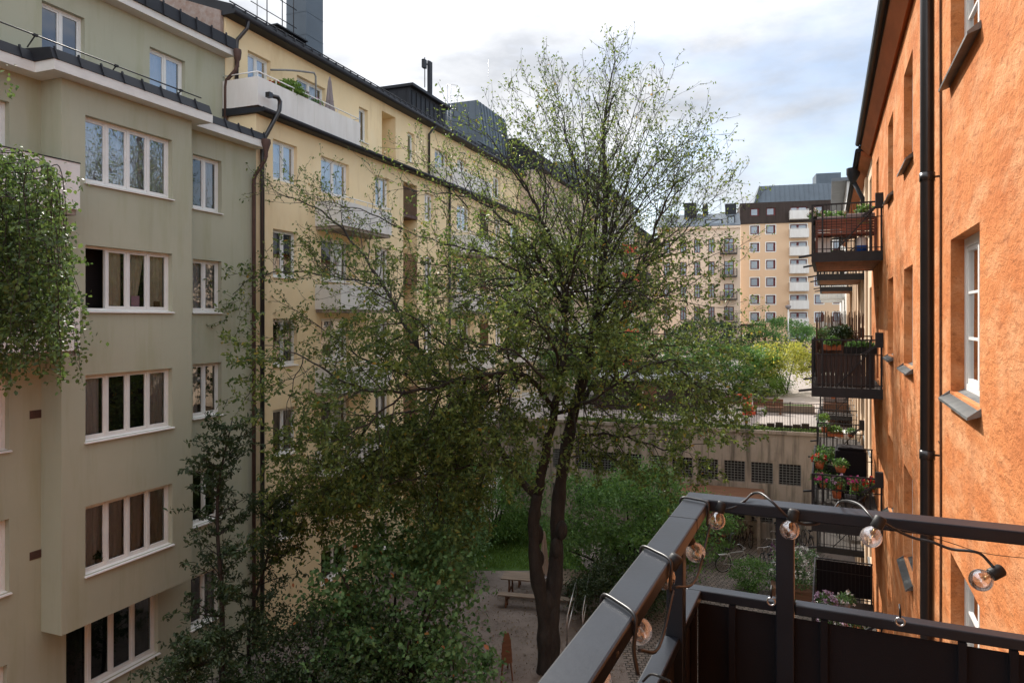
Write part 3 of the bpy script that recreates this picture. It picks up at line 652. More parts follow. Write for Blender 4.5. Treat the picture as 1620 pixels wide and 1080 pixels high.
for (pa, pb, pt, pb2) in ((1117, 1141, 348.5, 355), (1152.5, 1161.5, 343, 354)): b.box(PF.x(pa), PF.x(pb), .25, .3, PF.z(pa, pb2), PF.z(pa, pt))
b.build('skylight', farglass, T)

# ------------------------------------------------------------ orange building (right)
O = thing('orange_apartment_building', 'orange trowelled stucco building with deep-set windows filling the right edge', 'apartment building', RF.o, RF.a)
wc = [(-7.91, -6.40), (-12.74, -11.42), (-16.05, -14.82)]
oo = [(a, c, 9.75+3.2*k, 11.30+3.2*k) for a, c in wc for k in (-3, -2, -1, 0, 1)]
oo += [(-19.9, -19.0, 8.95+3.2*k, 11.3+3.2*k) for k in (-2, -1, 0, 1)]
b = MB(); wallgrid(b, -22, 40, 0, 15.25, oo, 0, .13, 0, 0); body(b, -22, 40, 0, 12, 0, 15.25); b.build('facade', orange, O)
for (a, c, z0, z1) in oo:
    near = a > -10
    if a < -18: window(O, a, z0, c-a, z1-z0, .12, 1, whitep, glass, 'none', None, None, bars=1)
    else:
        w = window(O, a, z0, c-a, z1-z0, .12, 2, whitep, glass, 'full', curtw, None, bars=2 if near else 0, fw=.09)
        s = MB(); s.prism([(-.22, -.10), (-.22, -.075), (0, .03), (0, -.02)], -.05, c-a+.05); s.prism([(-.22, -.10), (-.22, -.075), (0, .10), (0, -.02)], -.068, -.05); s.prism([(-.22, -.10), (-.22, -.075), (0, .10), (0, -.02)], c-a+.05, c-a+.068)
        s.build('window_sill', zinc, w)
b = MB(); b.prism([(-.27, 15.36), (-.27, 15.50), (0, 15.30), (0, 15.20), (-.07, 15.14)], -22, 40); b.build('soffit', soffit_or, O)
b = MB(); b.prism([(-.30, 15.46), (-.34, 15.62), (6, 17.6), (12, 15.5), (6, 15.5)], -22.02, 40); b.tube([(-22, -.36, 15.50), (40, -.36, 15.50)], .065, 8)
b.build('roof', roofm, O)
b = MB(); XP = RF.x(1467, -.12); b.tube([(XP, -.33, 15.44), (XP, -.12, 15.1), (XP, -.12, 14.8), (XP, -.12, .2)], .072, 14)
for z in (2.5, 5.7, 8.95, 12.1, 14.7): b.tube([(XP, -.12, z-.05), (XP, -.12, z+.05)], .080, 14); b.bar((XP, -.12, z), (XP, 0, z), .03, .02)
b.build('downpipe', blackp, O)
b = MB(); b.tube([(-8.53, -.012, .3)]+[(-8.53+.012*math.sin(z*1.7), -.012, z) for z in np.arange(.5, 15, .5)], .011, 5); b.tube([(XP+.07, -.02, 9.12), (-8.53, -.015, 9.1)], .006, 4); b.build('wall_cable', brownwood, O)
# peach building next along the right side
P = thing('peach_apartment_building', 'sunlit peach building with close-set narrow windows just beyond the orange building', 'apartment building', RF.o, RF.a)
po = []; x = -49.2
while x < -22.6: po += [(x, x+1.1, 9.75+3.2*k, 11.4+3.2*k) for k in (-3, -2, -1, 0, 1)]; x += 2.9
b = MB(); wallgrid(b, -50, -22.02, 0, 15.1, po, .0, .3); body(b, -50, -22.02, 0, 12, 0, 15.1)
x = -48
while x < -23: b.box(x+.25, x+.75, -.07, -.001, .1, 14.9); x += 2.9
b.build('facade', peach, P)
for (a, c, z0, z1) in po: window(P, a, z0, c-a, z1-z0, .26, 1, whitep, glass, 'full', curtw, zinc)
b = MB(); b.prism([(-.27, 15.2), (-.27, 15.3), (0, 15.2), (0, 15.05)], -50, -22.02); b.build('soffit', soffit_or, P)
b = MB(); b.prism([(-.30, 15.28), (-.34, 15.45), (6, 17.9), (12, 15.4), (6, 15.4)], -50, -22.03); b.tube([(-50, -.36, 15.33), (-22.05, -.36, 15.33)], .065, 8)
b.lathe([(.2, 15.3), (.2, 15.1), (.07, 14.8)], (-24.5, -.4, 0), 8); b.tube([(-24.5, -.4, 14.9), (-24.5, -.12, 14.3), (-24.5, -.12, 13)], .07, 8)
b.build('roof', roofm, P)
Q = thing('white_balcony_building', 'white rendered building with stacked white slatted balconies at the far right side of the courtyard', 'apartment building', RF.o, RF.a)
b = MB(); wo = []; x = -78
while x < -51: wo += [(x, x+1.4, 9.6+2.95*k, 11.0+2.95*k) for k in (-1, 0, 1, 2)]; x += 3.0
wallgrid(b, -80, -50.02, 0, 19.4, wo, .0, .2); body(b, -80, -50.02, 0, 12, 0, 19.4); b.build('facade', white, Q)
b = MB(); b.box(-80.3, -49.8, -.9, 12, 19.402, 19.62); b.build('roof', roofl, Q)
for o in wo: window(Q, o[0], o[2], 1.4, 1.4, .18, 2, whitep, glass, 'none', None, None)
for k in range(4):
    for xx in (-56, -66):
        z = 12.05-2.95*(k-0); b = MB(); b.box(xx-3.6, xx, -1.62, -.001, z-.16, z)
        for i in range(14): b.box(xx+.001, xx+.03, -1.6+i*.115, -1.6+i*.115+.09, z-.15, z+1.0)
        for i in range(28): b.box(xx-3.6+i*.128, xx-3.6+i*.128+.1, -1.66, -1.621, z-.15, z+1.0)
        b.build('balcony', white, Q)

# ------------------------------------------------------------ steel balconies on the right side
def steel_balcony(par, x0, x1, zf, dep=1.5, wallbox=True):
    b = MB(); t = .08
    b.box(x0, x1, -dep, -dep+t, zf-.22, zf); b.box(x0, x0+t, -dep+t, 0, zf-.22, zf); b.box(x1-t, x1, -dep+t, 0, zf-.22, zf)
    for k in range(1, 4): q = x0+(x1-x0)*k/4; b.box(q-.04, q+.04, -dep+t, 0, zf-.2, zf-.06)
    for sx_ in (x0+.5, x1-.02):
        b.bar((sx_, -dep-.28, zf-.1), (sx_, -dep+.1, zf-.04), .05, .05)
    o = b.build('balcony', black, par)
    d = MB(); d.box(x0+t+.002, x1-t-.002, -dep+t+.002, -.01, zf-.025, zf-.002); d.build('balcony_deck', decktop, o)
    d = MB(); d.box(x0+t+.002, x1-t-.002, -dep+t+.002, -.01, zf-.20, zf-.19); d.build('balcony_underside', redwood, o)
    r = MB(); zt = zf+1.12
    for (x, y) in ((x1-.025, -dep+.02), (x1-.025, -dep+.24), (x1-.025, -.26), (x1-.025, -.03), (x0+.025, -dep+.02), (x0+.025, -.03), ((x0+x1)/2, -dep+.02)):
        r.box(x-.02, x+.02, y-.02, y+.02, zf, zt)
    for x in (x1-.025, x0+.025):
        for z in (zt, zf+.78, zf+.08): r.bar((x, -dep+.02, z), (x, 0, z), .035 if z == zt else .02, .035 if z == zt else .02)
        y = -dep+.12
        while y < -.05: r.bar((x, y, zf), (x, y, zt), .012, .012); y += .105
    for z in (zt, zf+.08): r.bar((x0, -dep+.02, z), (x1, -dep+.02, z), .035, .035)
    x = x0+.1
    while x < x1: r.bar((x, -dep+.02, zf), (x, -dep+.02, zt), .012, .012); x += .11
    r.build('balcony_railing', black, o)
    k = MB(); k.bar((x1+.0, -.02, zt+.02), (x1, -.98, zf+.02), .02, .03)
    k.build('brace', black, o)
    if wallbox:
        w = MB(); w.box(x1-.02, x1+.12, -.16, -.001, zt-.16, zt+.18); w.bar((x1+.05, -.1, zt-.1), (x1+.02, -.42, zt-.32), .05, .05); w.build('wall_bracket', black, o)
    return o
BX1 = RF.x(1397); BX0 = BX1-4.0
FLR = [12.04, 8.87, 5.70, 2.50]
for z in FLR: steel_balcony(O, BX0, BX1, z)
for z in (12.05, 15.2) if 0 else (12.05,): steel_balcony(O, -1.76, 2.2, z)
BX3 = -26.4; BX2 = -30.4
for z in FLR: steel_balcony(P, BX2, BX3, z)
for z in FLR: steel_balcony(P, -41.5, -37.5, z)

# ------------------------------------------------------------ retaining wall and terrace edge
T = thing('retaining_wall', 'stained concrete retaining wall with rows of barred dark windows below the garden terrace', 'wall', KF.o, KF.a)
kx = lambda px: KF.x(px)
spx = [(50, 98), (175, 278), (305, 410), (440, 545), (590, 680), (715, 830), (860, 972), (1005, 1122), (1155, 1278), (1310, 1435)]
ko = []
for (a, c) in spx:
    a = kx(860+a/3.522); c = kx(860+c/3.522); ko += [(a, c, 2.62, 3.62), (a, c, .75, 1.80)]
b = MB(); wallgrid(b, -20, 4.2, 0, 5.15, ko, 0, .3)
b.quad((-20, .4, 0), (-20, 0, 0), (-20, 0, 5.15), (-20, .4, 5.15)); b.quad((-20, 0, 5.15), (4.2, 0, 5.15), (4.2, .4, 5.15), (-20, .4, 5.15))
b.box(-20, 4.2, -.08, -.001, 5.02, 5.17); b.box(kx(1219), kx(1232), -.02, -.001, 3.75, 4.15); b.build('wall', concrete, T)
for k, o in enumerate(ko):
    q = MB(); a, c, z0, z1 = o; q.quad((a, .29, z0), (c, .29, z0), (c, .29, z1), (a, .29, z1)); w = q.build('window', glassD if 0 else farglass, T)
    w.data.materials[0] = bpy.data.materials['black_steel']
    q = MB(); n = 6 if k not in (8, 9) else 2
    for i in range(n+1): x = a+.02+(c-a-.04)*i/n; q.bar((x, .05, z0), (x, .05, z1), .022, .022)
    for i in range(1, 8): z = z0+(z1-z0)*i/8; q.bar((a, .04, z), (c, .04, z), .016 if n == 6 else .03, .02 if n == 6 else .07)
    q.build('window_bars', zinc if n == 6 else greyfab, w)
T = thing('terrace_fence', 'black metal bar fence along the edge of the garden terrace', 'fence', KF.o, KF.a)
b = MB(); x = -10.0
while x < 4.1: b.bar((x, .12, 5.15), (x, .12, 6.5), .014, .014); x += .115
for z in (6.5, 6.05, 5.25): b.bar((-10, .12, z), (4.1, .12, z), .03, .025)
b.build('bars', black, T)
x = -10
while x < 4.2: b = MB(); b.bar((x, .13, 5.15), (x, .13, 6.55), .045, .045); b.build('post', black, T); x += 2.0
rnd = random.Random(5)

# ------------------------------------------------------------ foliage helpers
def rvec(n, rg):
    v = rg.normal(size=(n, 3)); return v/np.linalg.norm(v, axis=1, keepdims=True)
def leaves(name, P, L, mat, seed=1, parent=None, wid=.5, up=.35, droop=0., label=None):
    """every leaf a small folded blade; P are leaf bases, L their lengths"""
    rg = np.random.default_rng(seed); P = np.asarray(P, float); n = len(P); L = np.asarray(L, float)*rg.uniform(.65, 1.25, n)
    d = rvec(n, rg); d[:, 2] -= droop; d /= np.linalg.norm(d, axis=1, keepdims=True)
    nn = rvec(n, rg); nn[:, 2] = np.abs(nn[:, 2])+up; nn -= d*(nn*d).sum(1, keepdims=True); nn /= np.linalg.norm(nn, axis=1, keepdims=True)+1e-9
    s = np.cross(d, nn); l = L[:, None]; w = l*wid/2
    V = np.empty((n, 6, 3)); V[:, 0] = P; V[:, 1] = P+d*l*.38-s*w+nn*l*.06; V[:, 2] = P+d*l*.38+s*w+nn*l*.06; V[:, 3] = P+d*l*.75-s*w*.7+nn*l*.02; V[:, 4] = P+d*l*.75+s*w*.7+nn*l*.02; V[:, 5] = P+d*l-nn*l*.10
    idx = np.array([0, 2, 4, 5, 0, 5, 3, 1]); Fi = (np.arange(n)[:, None]*6+idx).ravel().astype(np.int32)
    me = bpy.data.meshes.new(name); me.vertices.add(n*6); me.vertices.foreach_set('co', V.ravel())
    me.loops.add(n*8); me.loops.foreach_set('vertex_index', Fi); me.polygons.add(n*2); me.polygons.foreach_set('loop_start', np.arange(n*2, dtype=np.int32)*4)
    me.materials.append(mat); me.update(calc_edges=True)
    o = bpy.data.objects.new(name, me); C.objects.link(o)
    if parent is not None: o.parent = parent
    return o
def cat(pts, n=6):
    """Catmull-Rom smoothing of a polyline"""
    pts = [Vector(p) for p in pts]; q = [pts[0]*2-pts[1]]+pts+[pts[-1]*2-pts[-2]]; out = []
    for i in range(1, len(q)-2):
        for k in range(n):
            t = k/n; a, b, c, d = q[i-1:i+3]
            out.append(.5*((2*b)+(c-a)*t+(2*a-5*b+4*c-d)*t*t+(3*b-3*c+d-a)*t**3))
    out.append(pts[-1]); return out
def clump_bush(name, label, cat_, c, rad, n, leaf, mat, seed, stems=8, wid=.5, group=None, shell=.55, clumps=60, cs=.28, up=.35, loc_z=None, zmin=0., bark_=None):
    rg = np.random.default_rng(seed); T = thing(name, label, cat_, (c[0], c[1], c[2]), 0, group)
    r = np.array(rad); d = rvec(clumps, rg); rr = rg.uniform(shell, 1.0, clumps)**.6
    cc = d*rr[:, None]*r*(1-.16*np.sin(5*d[:, :1]+seed)*np.cos(4*d[:, 1:2]+seed)); cc[:, 2] += r[2]; cc = cc[cc[:, 2] > zmin]
    k = rg.integers(0, len(cc), n); sz = rg.uniform(.5, 1.35, len(cc))*cs*min(rad)
    P = cc[k]+rg.normal(size=(n, 3))*sz[k][:, None]*np.array([1, 1, .6]); P = P[P[:, 2] > .02]
    leaves('foliage', P, np.full(len(P), leaf), mat, seed, T, wid, up)
    b = MB()
    for i in range(stems):
        e = Vector(cc[i % len(cc)]); a = Vector((rg.normal()*.15, rg.normal()*.15, 0)); m_ = (a+e)/2+Vector((0, 0, .1*rad[2])); b.tube(cat([a, m_, e], 4), [.03*rad[2]*(1-.75*q/8) for q in range(9)], 5)
    b.build('stem', bark_ or bark, T); return T

# ------------------------------------------------------------ the big tree in the courtyard
TB = gnd(868, 1062); YT = TB.y
def tp(px, py, dy=0): return at(px, py, YT+dy)
limbs = [  # (points as px, py, depth offset), start radius, end radius
 ([(862, 1085, 0), (863, 1020, 0), (860, 968, 0), (848, 900, -.1), (844, 830, -.1), (850, 782, 0)], .25, .145),
 ([(873, 1085, .1), (872, 1010, .1), (875, 950, .15), (880, 880, .3), (883, 800, .4), (892, 730, .5), (908, 650, .5), (922, 600, .6), (935, 545, .8), (948, 470, .9), (956, 380, 1), (958, 300, 1.1), (955, 220, 1.2), (962, 150, 1.2), (972, 100, 1.3)], .26, .014),
 ([(850, 782, 0), (862, 720, -.2), (876, 655, -.4), (886, 600, -.5), (893, 540, -.7), (893, 470, -.9), (878, 400, -1.1), (858, 350, -1.3), (835, 300, -1.5), (800, 250, -1.7)], .17, .012),
 ([(850, 790, 0), (806, 735, .2), (775, 680, .5), (735, 635, .7), (690, 590, .9), (650, 530, 1.0), (605, 450, 1.1), (560, 385, 1.2), (510, 335, 1.2), (440, 305, 1.3)], .15, .01),
 ([(878, 650, -.4), (840, 600, -1.2), (790, 590, -2.0), (720, 605, -2.6), (640, 620, -3.0), (560, 610, -3.3), (480, 565, -3.5), (420, 545, -3.5)], .10, .01),
 ([(893, 540, -.7), (860, 470, -1.0), (810, 425, -1.0), (760, 400, -.9), (700, 385, -.7), (640, 365, -.5)], .08, .01),
 ([(893, 480, -.9), (848, 405, -.6), (800, 350, -.2), (750, 315, .2), (690, 305, .5), (640, 300, .6)], .075, .009),
 ([(940, 520, .8), (975, 465, .4), (1008, 430, 0), (1025, 390, -.2), (1042, 345, -.4), (1062, 300, -.5), (1075, 260, -.6)], .10, .01),
 ([(1008, 430, 0), (1050, 400, .6), (1095, 350, 1.0), (1120, 300, 1.2)], .05, .009),
 ([(908, 650, .5), (960, 590, 1.2), (1020, 555, 1.8), (1080, 545, 2.2), (1140, 555, 2.4)], .08, .01),
 ([(892, 700, .5), (945, 686, -.2), (1000, 694, -.8), (1060, 712, -1.2), (1110, 700, -1.5)], .07, .009),
 ([(878, 655, -.4), (940, 630, -1.6), (1000, 590, -2.4), (1060, 570, -3.0), (1130, 590, -3.4)], .085, .01),
 ([(954, 400, 1), (985, 330, .5), (1015, 285, .1), (1060, 240, -.3), (1105, 215, -.5)], .055, .008),
 ([(955, 350, 1), (925, 290, 1.3), (900, 230, 1.5), (885, 160, 1.6), (875, 115, 1.6)], .05, .007),
 ([(956, 330, 1), (975, 260, 1.6), (1000, 190, 2.0), (1015, 140, 2.2)], .045, .007),
 ([(893, 500, -.8), (905, 430, -1.6), (920, 360, -2.2), (930, 290, -2.6), (925, 220, -2.8)], .06, .008),
 ([(858, 350, -1.3), (862, 290, -1.2), (855, 230, -1.0), (835, 175, -1)], .035, .007),
 ([(735, 635, .7), (700, 655, -.4), (650, 650, -1.0), (590, 660, -1.4), (520, 640, -1.8)], .06, .009),
 ([(806, 735, .2), (760, 735, -1.0), (700, 745, -2.0), (640, 760, -2.8), (570, 770, -3.2)], .06, .009),
 ([(690, 590, .9), (640, 590, 1.4), (580, 570, 1.7), (510, 520, 1.9), (450, 480, 1.9)], .06, .009),
 ([(893, 560, -.6), (870, 520, .8), (830, 490, 2.0), (770, 470, 3.0), (720, 455, 3.5)], .07, .009),
 ([(922, 600, .6), (935, 560, 2.0), (950, 520, 3.4), (975, 470, 4.2)], .07, .009),
 ([(886, 600, -.5), (880, 560, -2.2), (860, 520, -3.6), (835, 480, -4.5)], .07, .009),
 ([(935, 545, .8), (990, 500, -.6), (1045, 470, -1.6), (1110, 440, -2.2)], .06, .009),
 ([(1042, 345, -.4), (1085, 290, -.2), (1115, 262, .2)], .03, .006),
 ([(740, 640, .6), (680, 685, -.5), (620, 715, -1.5), (560, 735, -2.2), (490, 740, -2.5)], .05, .008),
 ([(640, 620, -3.0), (580, 670, -3.6), (520, 700, -4.0), (460, 690, -4.2)], .04, .008),
 ([(735, 635, .7), (715, 690, .5), (690, 740, .3), (660, 790, .1), (640, 830, 0)], .04, .007),
 ([(590, 660, -1.4), (560, 710, -1.6), (520, 770, -1.9), (490, 810, -2.1)], .03, .007),
 ([(700, 745, -2.0), (690, 800, -2.3), (670, 850, -2.5)], .03, .007),
 ([(480, 565, -3.5), (460, 620, -3.6), (450, 670, -3.6)], .02, .006),
 ([(1020, 555, 1.8), (1075, 590, 1.9), (1120, 620, 1.9), (1150, 640, 1.8)], .04, .008),
 ([(1060, 570, -3.0), (1110, 615, -3.4), (1150, 655, -3.6)], .04, .008),
 ([(960, 590, 1.2), (1000, 620, .8), (1050, 650, .6), (1100, 660, .4)], .05, .008),
 ([(860, 600, -3.0), (820, 560, -3.6), (770, 545, -4.0), (700, 530, -4.2)], .05, .008),
 ([(780, 600, -2.0), (720, 560, -2.6), (650, 500, -3.0), (590, 460, -3.2), (520, 420, -3.4)], .05, .008),
 ([(740, 330, .3), (690, 270, .6), (650, 240, .8)], .03, .006), ([(830, 300, -1.5), (780, 225, -1.6), (745, 190, -1.6)], .03, .006),
 ([(900, 290, 1.5), (860, 180, 1.5), (840, 140, 1.5)], .03, .006), ([(985, 330, .5), (1040, 290, .9), (1090, 290, 1.2), (1130, 310, 1.3)], .03, .006),
 ([(640, 365, -.5), (580, 335, -.4), (520, 320, -.3), (470, 300, -.3)], .03, .006), ([(605, 450, 1.1), (540, 440, .8), (470, 430, .6), (400, 440, .4), (330, 500, .3)], .04, .007),
]
_q = random.Random(77)
for i in range(40):
    a = i*2.39996; h = .08+.92*((i+.5)/40); rr_ = math.sqrt(max(0, 1-h*h)); X0, Z0 = 2.75, 12.2
    e = Vector((X0+4.3*rr_*math.cos(a)*_q.uniform(.85, 1.08), YT+1+3.6*rr_*math.sin(a), Z0+6.3*h*_q.uniform(.9, 1.04)))
    zs_ = 10.2+(e.z-10.2)*_q.uniform(.12, .5); st = Vector((X0-.25+(e.x-X0)*.10, YT+.9+(e.y-YT-1)*.12, zs_))
    m1 = st.lerp(e, .35)+Vector((0, 0, .22)); m2 = st.lerp(e, .7)+Vector((0, 0, .18))
    P_ = lambda v: ((v.x/v.y)*F+810, HOR-(v.z-ZC)*F/v.y, v.y-YT)
    limbs.append(([P_(st), P_(m1), P_(m2), P_(e)], .034, .005))
for i in range(8):     # low spreading boughs that droop to the left
    a = at(_q.uniform(740, 850), _q.uniform(560, 660), YT+_q.uniform(-2, 1.5)); e = at(440+52*i, _q.uniform(640, 840-i*12), YT+_q.uniform(-4, 1.2)); m1 = a.lerp(e, .5)+Vector((0, 0, .7))
    limbs.append(([P_(a), P_(m1), P_(e)], .03, .005))
for i in range(22):     # middle tier, reaching out on both sides
    a = at(_q.uniform(860, 930), _q.uniform(440, 580), YT+_q.uniform(-1, 1)); L_s = i < 14
    e = at(_q.uniform(500, 780) if L_s else _q.uniform(1060, 1180), _q.uniform(300, 520) if L_s else _q.uniform(400, 640), YT+_q.uniform(-3.5, 4)); m1 = a.lerp(e, .5)+Vector((0, 0, .5))
    limbs.append(([P_(a), P_(m1), P_(e)], .036, .005))
rg = np.random.default_rng(11); rr = random.Random(11)
TREE = thing('courtyard_tree', 'tall many-stemmed deciduous tree with sparse small green leaves filling the middle of the courtyard', 'tree', TB)
wb_ = MB(); LP = []; LL = []; TR = []
def dens(z): return .40 if z > 16 else (.47 if z > 13 else (.70 if z > 10.5 else (1.35 if z > 7.5 else 1.4)))
SP = [1.0]
def twig(p, d, L, r, lvl, upb):
    n = max(3, int(L/.22)); pts = [p.copy()]; st = L/n
    for k in range(n):
        d = (d+Vector((rr.gauss(0, .16), rr.gauss(0, .16), rr.gauss(0, .14)+upb*.10))).normalized(); p = p+d*st; pts.append(p.copy())
    rs = [max(.0035, r*(1-.8*k/n)) for k in range(n+1)]
    wb_.tube([q-TB for q in pts], rs, 5 if lvl == 1 else 3, cap=False)
    if lvl == 1:
        s = .25*L
        while s < L:
            k = min(n-1, int(s/st)); q = pts[k].lerp(pts[k+1], s/st-k); t = (pts[k+1]-pts[k]).normalized()
            o = t.orthogonal().normalized(); o.rotate(Matrix.Rotation(rr.uniform(0, 6.283), 3, t))
            twig(q, (t*rr.uniform(.5, 1.1)+o+Vector((0, 0, upb*.35))).normalized(), rr.uniform(.35, .95)*(1-.35*s/L), .009, 2, upb); s += rr.uniform(.18, .36)*(1.35 if SP[0] < 1 else 1)
    dn = dens(pts[0].z)*SP[0]
    for k in range(1 if lvl == 2 else n//2, n+1):
        m = int(rr.random()+ (3.6 if k < n else 6)*dn*(1 if lvl == 2 else .8))
        for j in range(m):
            LP.append(pts[k]-TB+Vector((rr.gauss(0, .045), rr.gauss(0, .045), rr.gauss(0, .045)))); LL.append(.095 if pts[k].z > 13 else .122)
for (pp, ra, rb) in limbs:
    SP[0] = .62 if ra == .034 else (.55 if ra == .036 else 1.0)
    pts = cat([tp(*q) for q in pp], 6); n = len(pts)
    ds = [0]
    for k in range(1, n): ds.append(ds[-1]+(pts[k]-pts[k-1]).length)
    Ltot = ds[-1]; rs = []
    for k in range(n):
        t = ds[k]/Ltot; q = ra*(1-t)**.85+rb*(1-(1-t)**.85)
        if ra > .2: q *= 1+.09*math.sin(ds[k]*3.1+ra*40)+.07*math.sin(ds[k]*7.3+ra*90)
        rs.append(max(rb, q*(1. if ra > .24 else (.86 if ra > .15 else .74))))
    if ra > .22: rs[0] *= 1.5; rs[1] *= 1.35; rs[2] *= 1.2
    if ra <= .2: pts = [q+Vector((math.sin(i*1.3)*.03, 0, math.cos(i*1.7)*.03)) for i, q in enumerate(pts)]
    wb_.tube([q-TB for q in pts], rs, 12 if ra > .14 else 8)
    s = Ltot*(.12 if ra < .15 else .35)
    while s < Ltot:
        k = max(i for i in range(n) if ds[i] <= s); k = min(k, n-2); q = pts[k].lerp(pts[k+1], (s-ds[k])/(ds[k+1]-ds[k])); t = (pts[k+1]-pts[k]).normalized()
        if q.z > 5.2:
            o = t.orthogonal().normalized(); o.rotate(Matrix.Rotation(rr.uniform(0, 6.283), 3, t))
            upb = 1.0 if q.z > 13 else (.45 if q.z > 10.5 else (-.1 if q.z > 8.5 else -.7))
            frac = s/Ltot; L = rr.uniform(1.1, 2.3)*(1.15-.55*frac)
            if q.z > 14: L *= .95
            if q.z < 10: L *= 1.15
            twig(q, (t*rr.uniform(.4, 1.0)+o*1.0+Vector((0, 0, .4*upb))).normalized(), L, min(.028, rs[k]*.5), 1, upb)
        s += rr.uniform(.15, .31)*(1.9 if ra == .034 else (1.8 if ra == .036 else 1))
    twig(pts[-1], (pts[-1]-pts[-2]).normalized(), .9, rb, 1, .5)
for (px, py, r) in ((846, 812, .19), (850, 845, .19), (889, 838, .17), (880, 866, .18), (868, 952, .24), (852, 884, .17)):
    p = tp(px, py, .1)-TB; wb_.ball(tuple(p), r, 8, sz=1.7)
wb_.build('trunk', bark, TREE)
leaves('crown', LP, LL, lf_top, 3, TREE, .5, .3, .15)
print('TREE leaves', len(LP), 'wood verts', len(wb_.v))

# ------------------------------------------------------------ birch hanging in at the left edge
BB = Vector((-8.4, 8.6, 0)); BT = thing('birch_tree', 'weeping birch with dense drooping green leaves entering at the left edge', 'tree', BB)
b = MB(); LP = []; rr = random.Random(3)
b.tube(cat([(0, 0, 0), (.1, 0, 5), (.2, .1, 10), (.3, .1, 15), (.3, 0, 17)], 5), [.2-.17*k/20 for k in range(21)], 10)
for i in range(210):
    px = -120+222*rr.random()**.85; Yb = 8.6+rr.uniform(-1.1, 1.1); edge = max(0, (px-40)/80.)
    tz = rr.choice([rr.uniform(232, 275)+max(0, px)*.35, rr.uniform(260, 470), rr.uniform(300, 520)])
    bot = (rr.uniform(430, 612) if rr.random() < .75 else rr.uniform(330, 470))-(25*edge if rr.random() < .5 else 0)
    s = at(px, tz, Yb); z0 = min(s.z-.35, ZC+(HOR-bot)/F*Yb); n = max(4, int((s.z-z0)/.16)); cv = rr.uniform(.03, .25)
    st = s-Vector((cv*1.6, 0, -.05)); p1 = [st-BB, st.lerp(s, .6)-BB+Vector((0, 0, .05)), s-BB]; k = s.copy(); dy = rr.gauss(0, .02)
    for q in range(n): k = k+Vector((cv*.5/n+rr.gauss(0, .012), dy+rr.gauss(0, .015), -(s.z-z0)/n)); p1.append(k-BB)
    sm = cat(p1, 2); b.tube(sm, [.0055*(1-.8*q/len(sm))+.0012 for q in range(len(sm))], 4, cap=False)
    for w_ in sm[1:]:
        if rr.random() < .25: continue
        o_ = Vector((rr.gauss(0, .06), rr.gauss(0, .08), rr.gauss(-.03, .04)))
        for j in range(rr.randint(4, 9)): LP.append(w_+o_*rr.uniform(0, 1.6)+Vector((rr.gauss(0, .028), rr.gauss(0, .028), rr.gauss(0, .028))))
for i in range(26):   # boughs that carry the hanging twigs
    e = at(rr.uniform(-120, 60), rr.uniform(240, 480), 8.6+rr.uniform(-.8, .8)); a = Vector((.25, .1, min(15, e.z+rr.uniform(-1.6, .2)))); b.tube(cat([a, a.lerp(e-BB, .5)+Vector((0, 0, .25)), e-BB], 5), [.03*(1-.8*q/10)+.004 for q in range(11)], 5, cap=False)
for i in range(6):   # light sprays above
    a = at(rr.uniform(-60, 12), rr.uniform(95, 160), 8.2)-BB
    for j in range(26): LP.append(a+Vector((rr.gauss(0, .07), rr.gauss(0, .07), rr.gauss(0, .14))))
b.build('trunk', bark, BT); leaves('crown', LP, [.056]*len(LP), lf_birch, 5, BT, .72, .2, .6)

# ------------------------------------------------------------ dark ash saplings at lower left
def sapling(label, bx, by, h, spread, seed, mat, lsz=.12, nb=26, name='ash_tree', bare=.12, fr=6, up=.5):
    rq = random.Random(seed); T = thing(name, label, 'tree', (bx, by, 0), 0, None); b = MB(); LP = []
    tr = cat([(0, 0, 0), (rq.gauss(0, .15), rq.gauss(0, .1), h*.4), (rq.gauss(0, .25), rq.gauss(0, .15), h*.75), (rq.gauss(0, .3), 0, h)], 6); b.tube(tr, [.07*h/7*(1-.9*k/18)+.004 for k in range(19)], 7)
    for i in range(nb):
        t = bare+(1-bare)*(i/nb)**.9; k = min(17, int(t*18)); p = tr[k].copy(); a = rq.uniform(0, 6.283); L = spread*(1.05-.72*t)*rq.uniform(.45, 1.1)
        d = Vector((math.cos(a), math.sin(a), up)).normalized(); n = max(3, int(L/.28)); pts = [p.copy()]
        for q in range(n):
            d = (d+Vector((rq.gauss(0, .1), rq.gauss(0, .1), rq.gauss(0, .08)))).normalized(); p = p+d*L/n; pts.append(p.copy())
            for f_ in range(2):   # compound leaves: leaflets either side of a stalk
                e = Vector((rq.gauss(0, 1), rq.gauss(0, 1), rq.gauss(-.1, .3))).normalized(); ln = rq.uniform(.2, .38); s_ = e.cross(Vector((0, 0, 1))).normalized()
                for g in range(fr):
                    LP.append(p+e*ln*(g+1)/fr+s_*rq.choice((-1, 1))*.045)
                    LP.append(p+e*ln*(g+1)/fr)
        b.tube(pts, [.018*(1-.8*q/n) for q in range(n+1)], 4, cap=False)
    b.build('trunk', bark, T); leaves('crown', LP, [lsz]*len(LP), mat, seed, T, .42, .8); return T
ap = at(350, 600, 17.0); sapling('dark slender ash sapling in front of the green building, below its small third-row window', ap.x, 17.0, 8.1, 2.0, 4, lf_dark, .115, 62, fr=7)
ap = at(402, 600, 18.4); sapling('dark ash sapling by the downpipes, behind the slender one', ap.x, 18.4, 5.9, 2.0, 9, lf_dark, .115, 48, fr=7)
ap = at(300, 600, 15.4); sapling('low dark ash sapling at the bottom left under the bay', ap.x, 15.4, 3.5, 1.7, 12, lf_dark, .115, 44, fr=7)

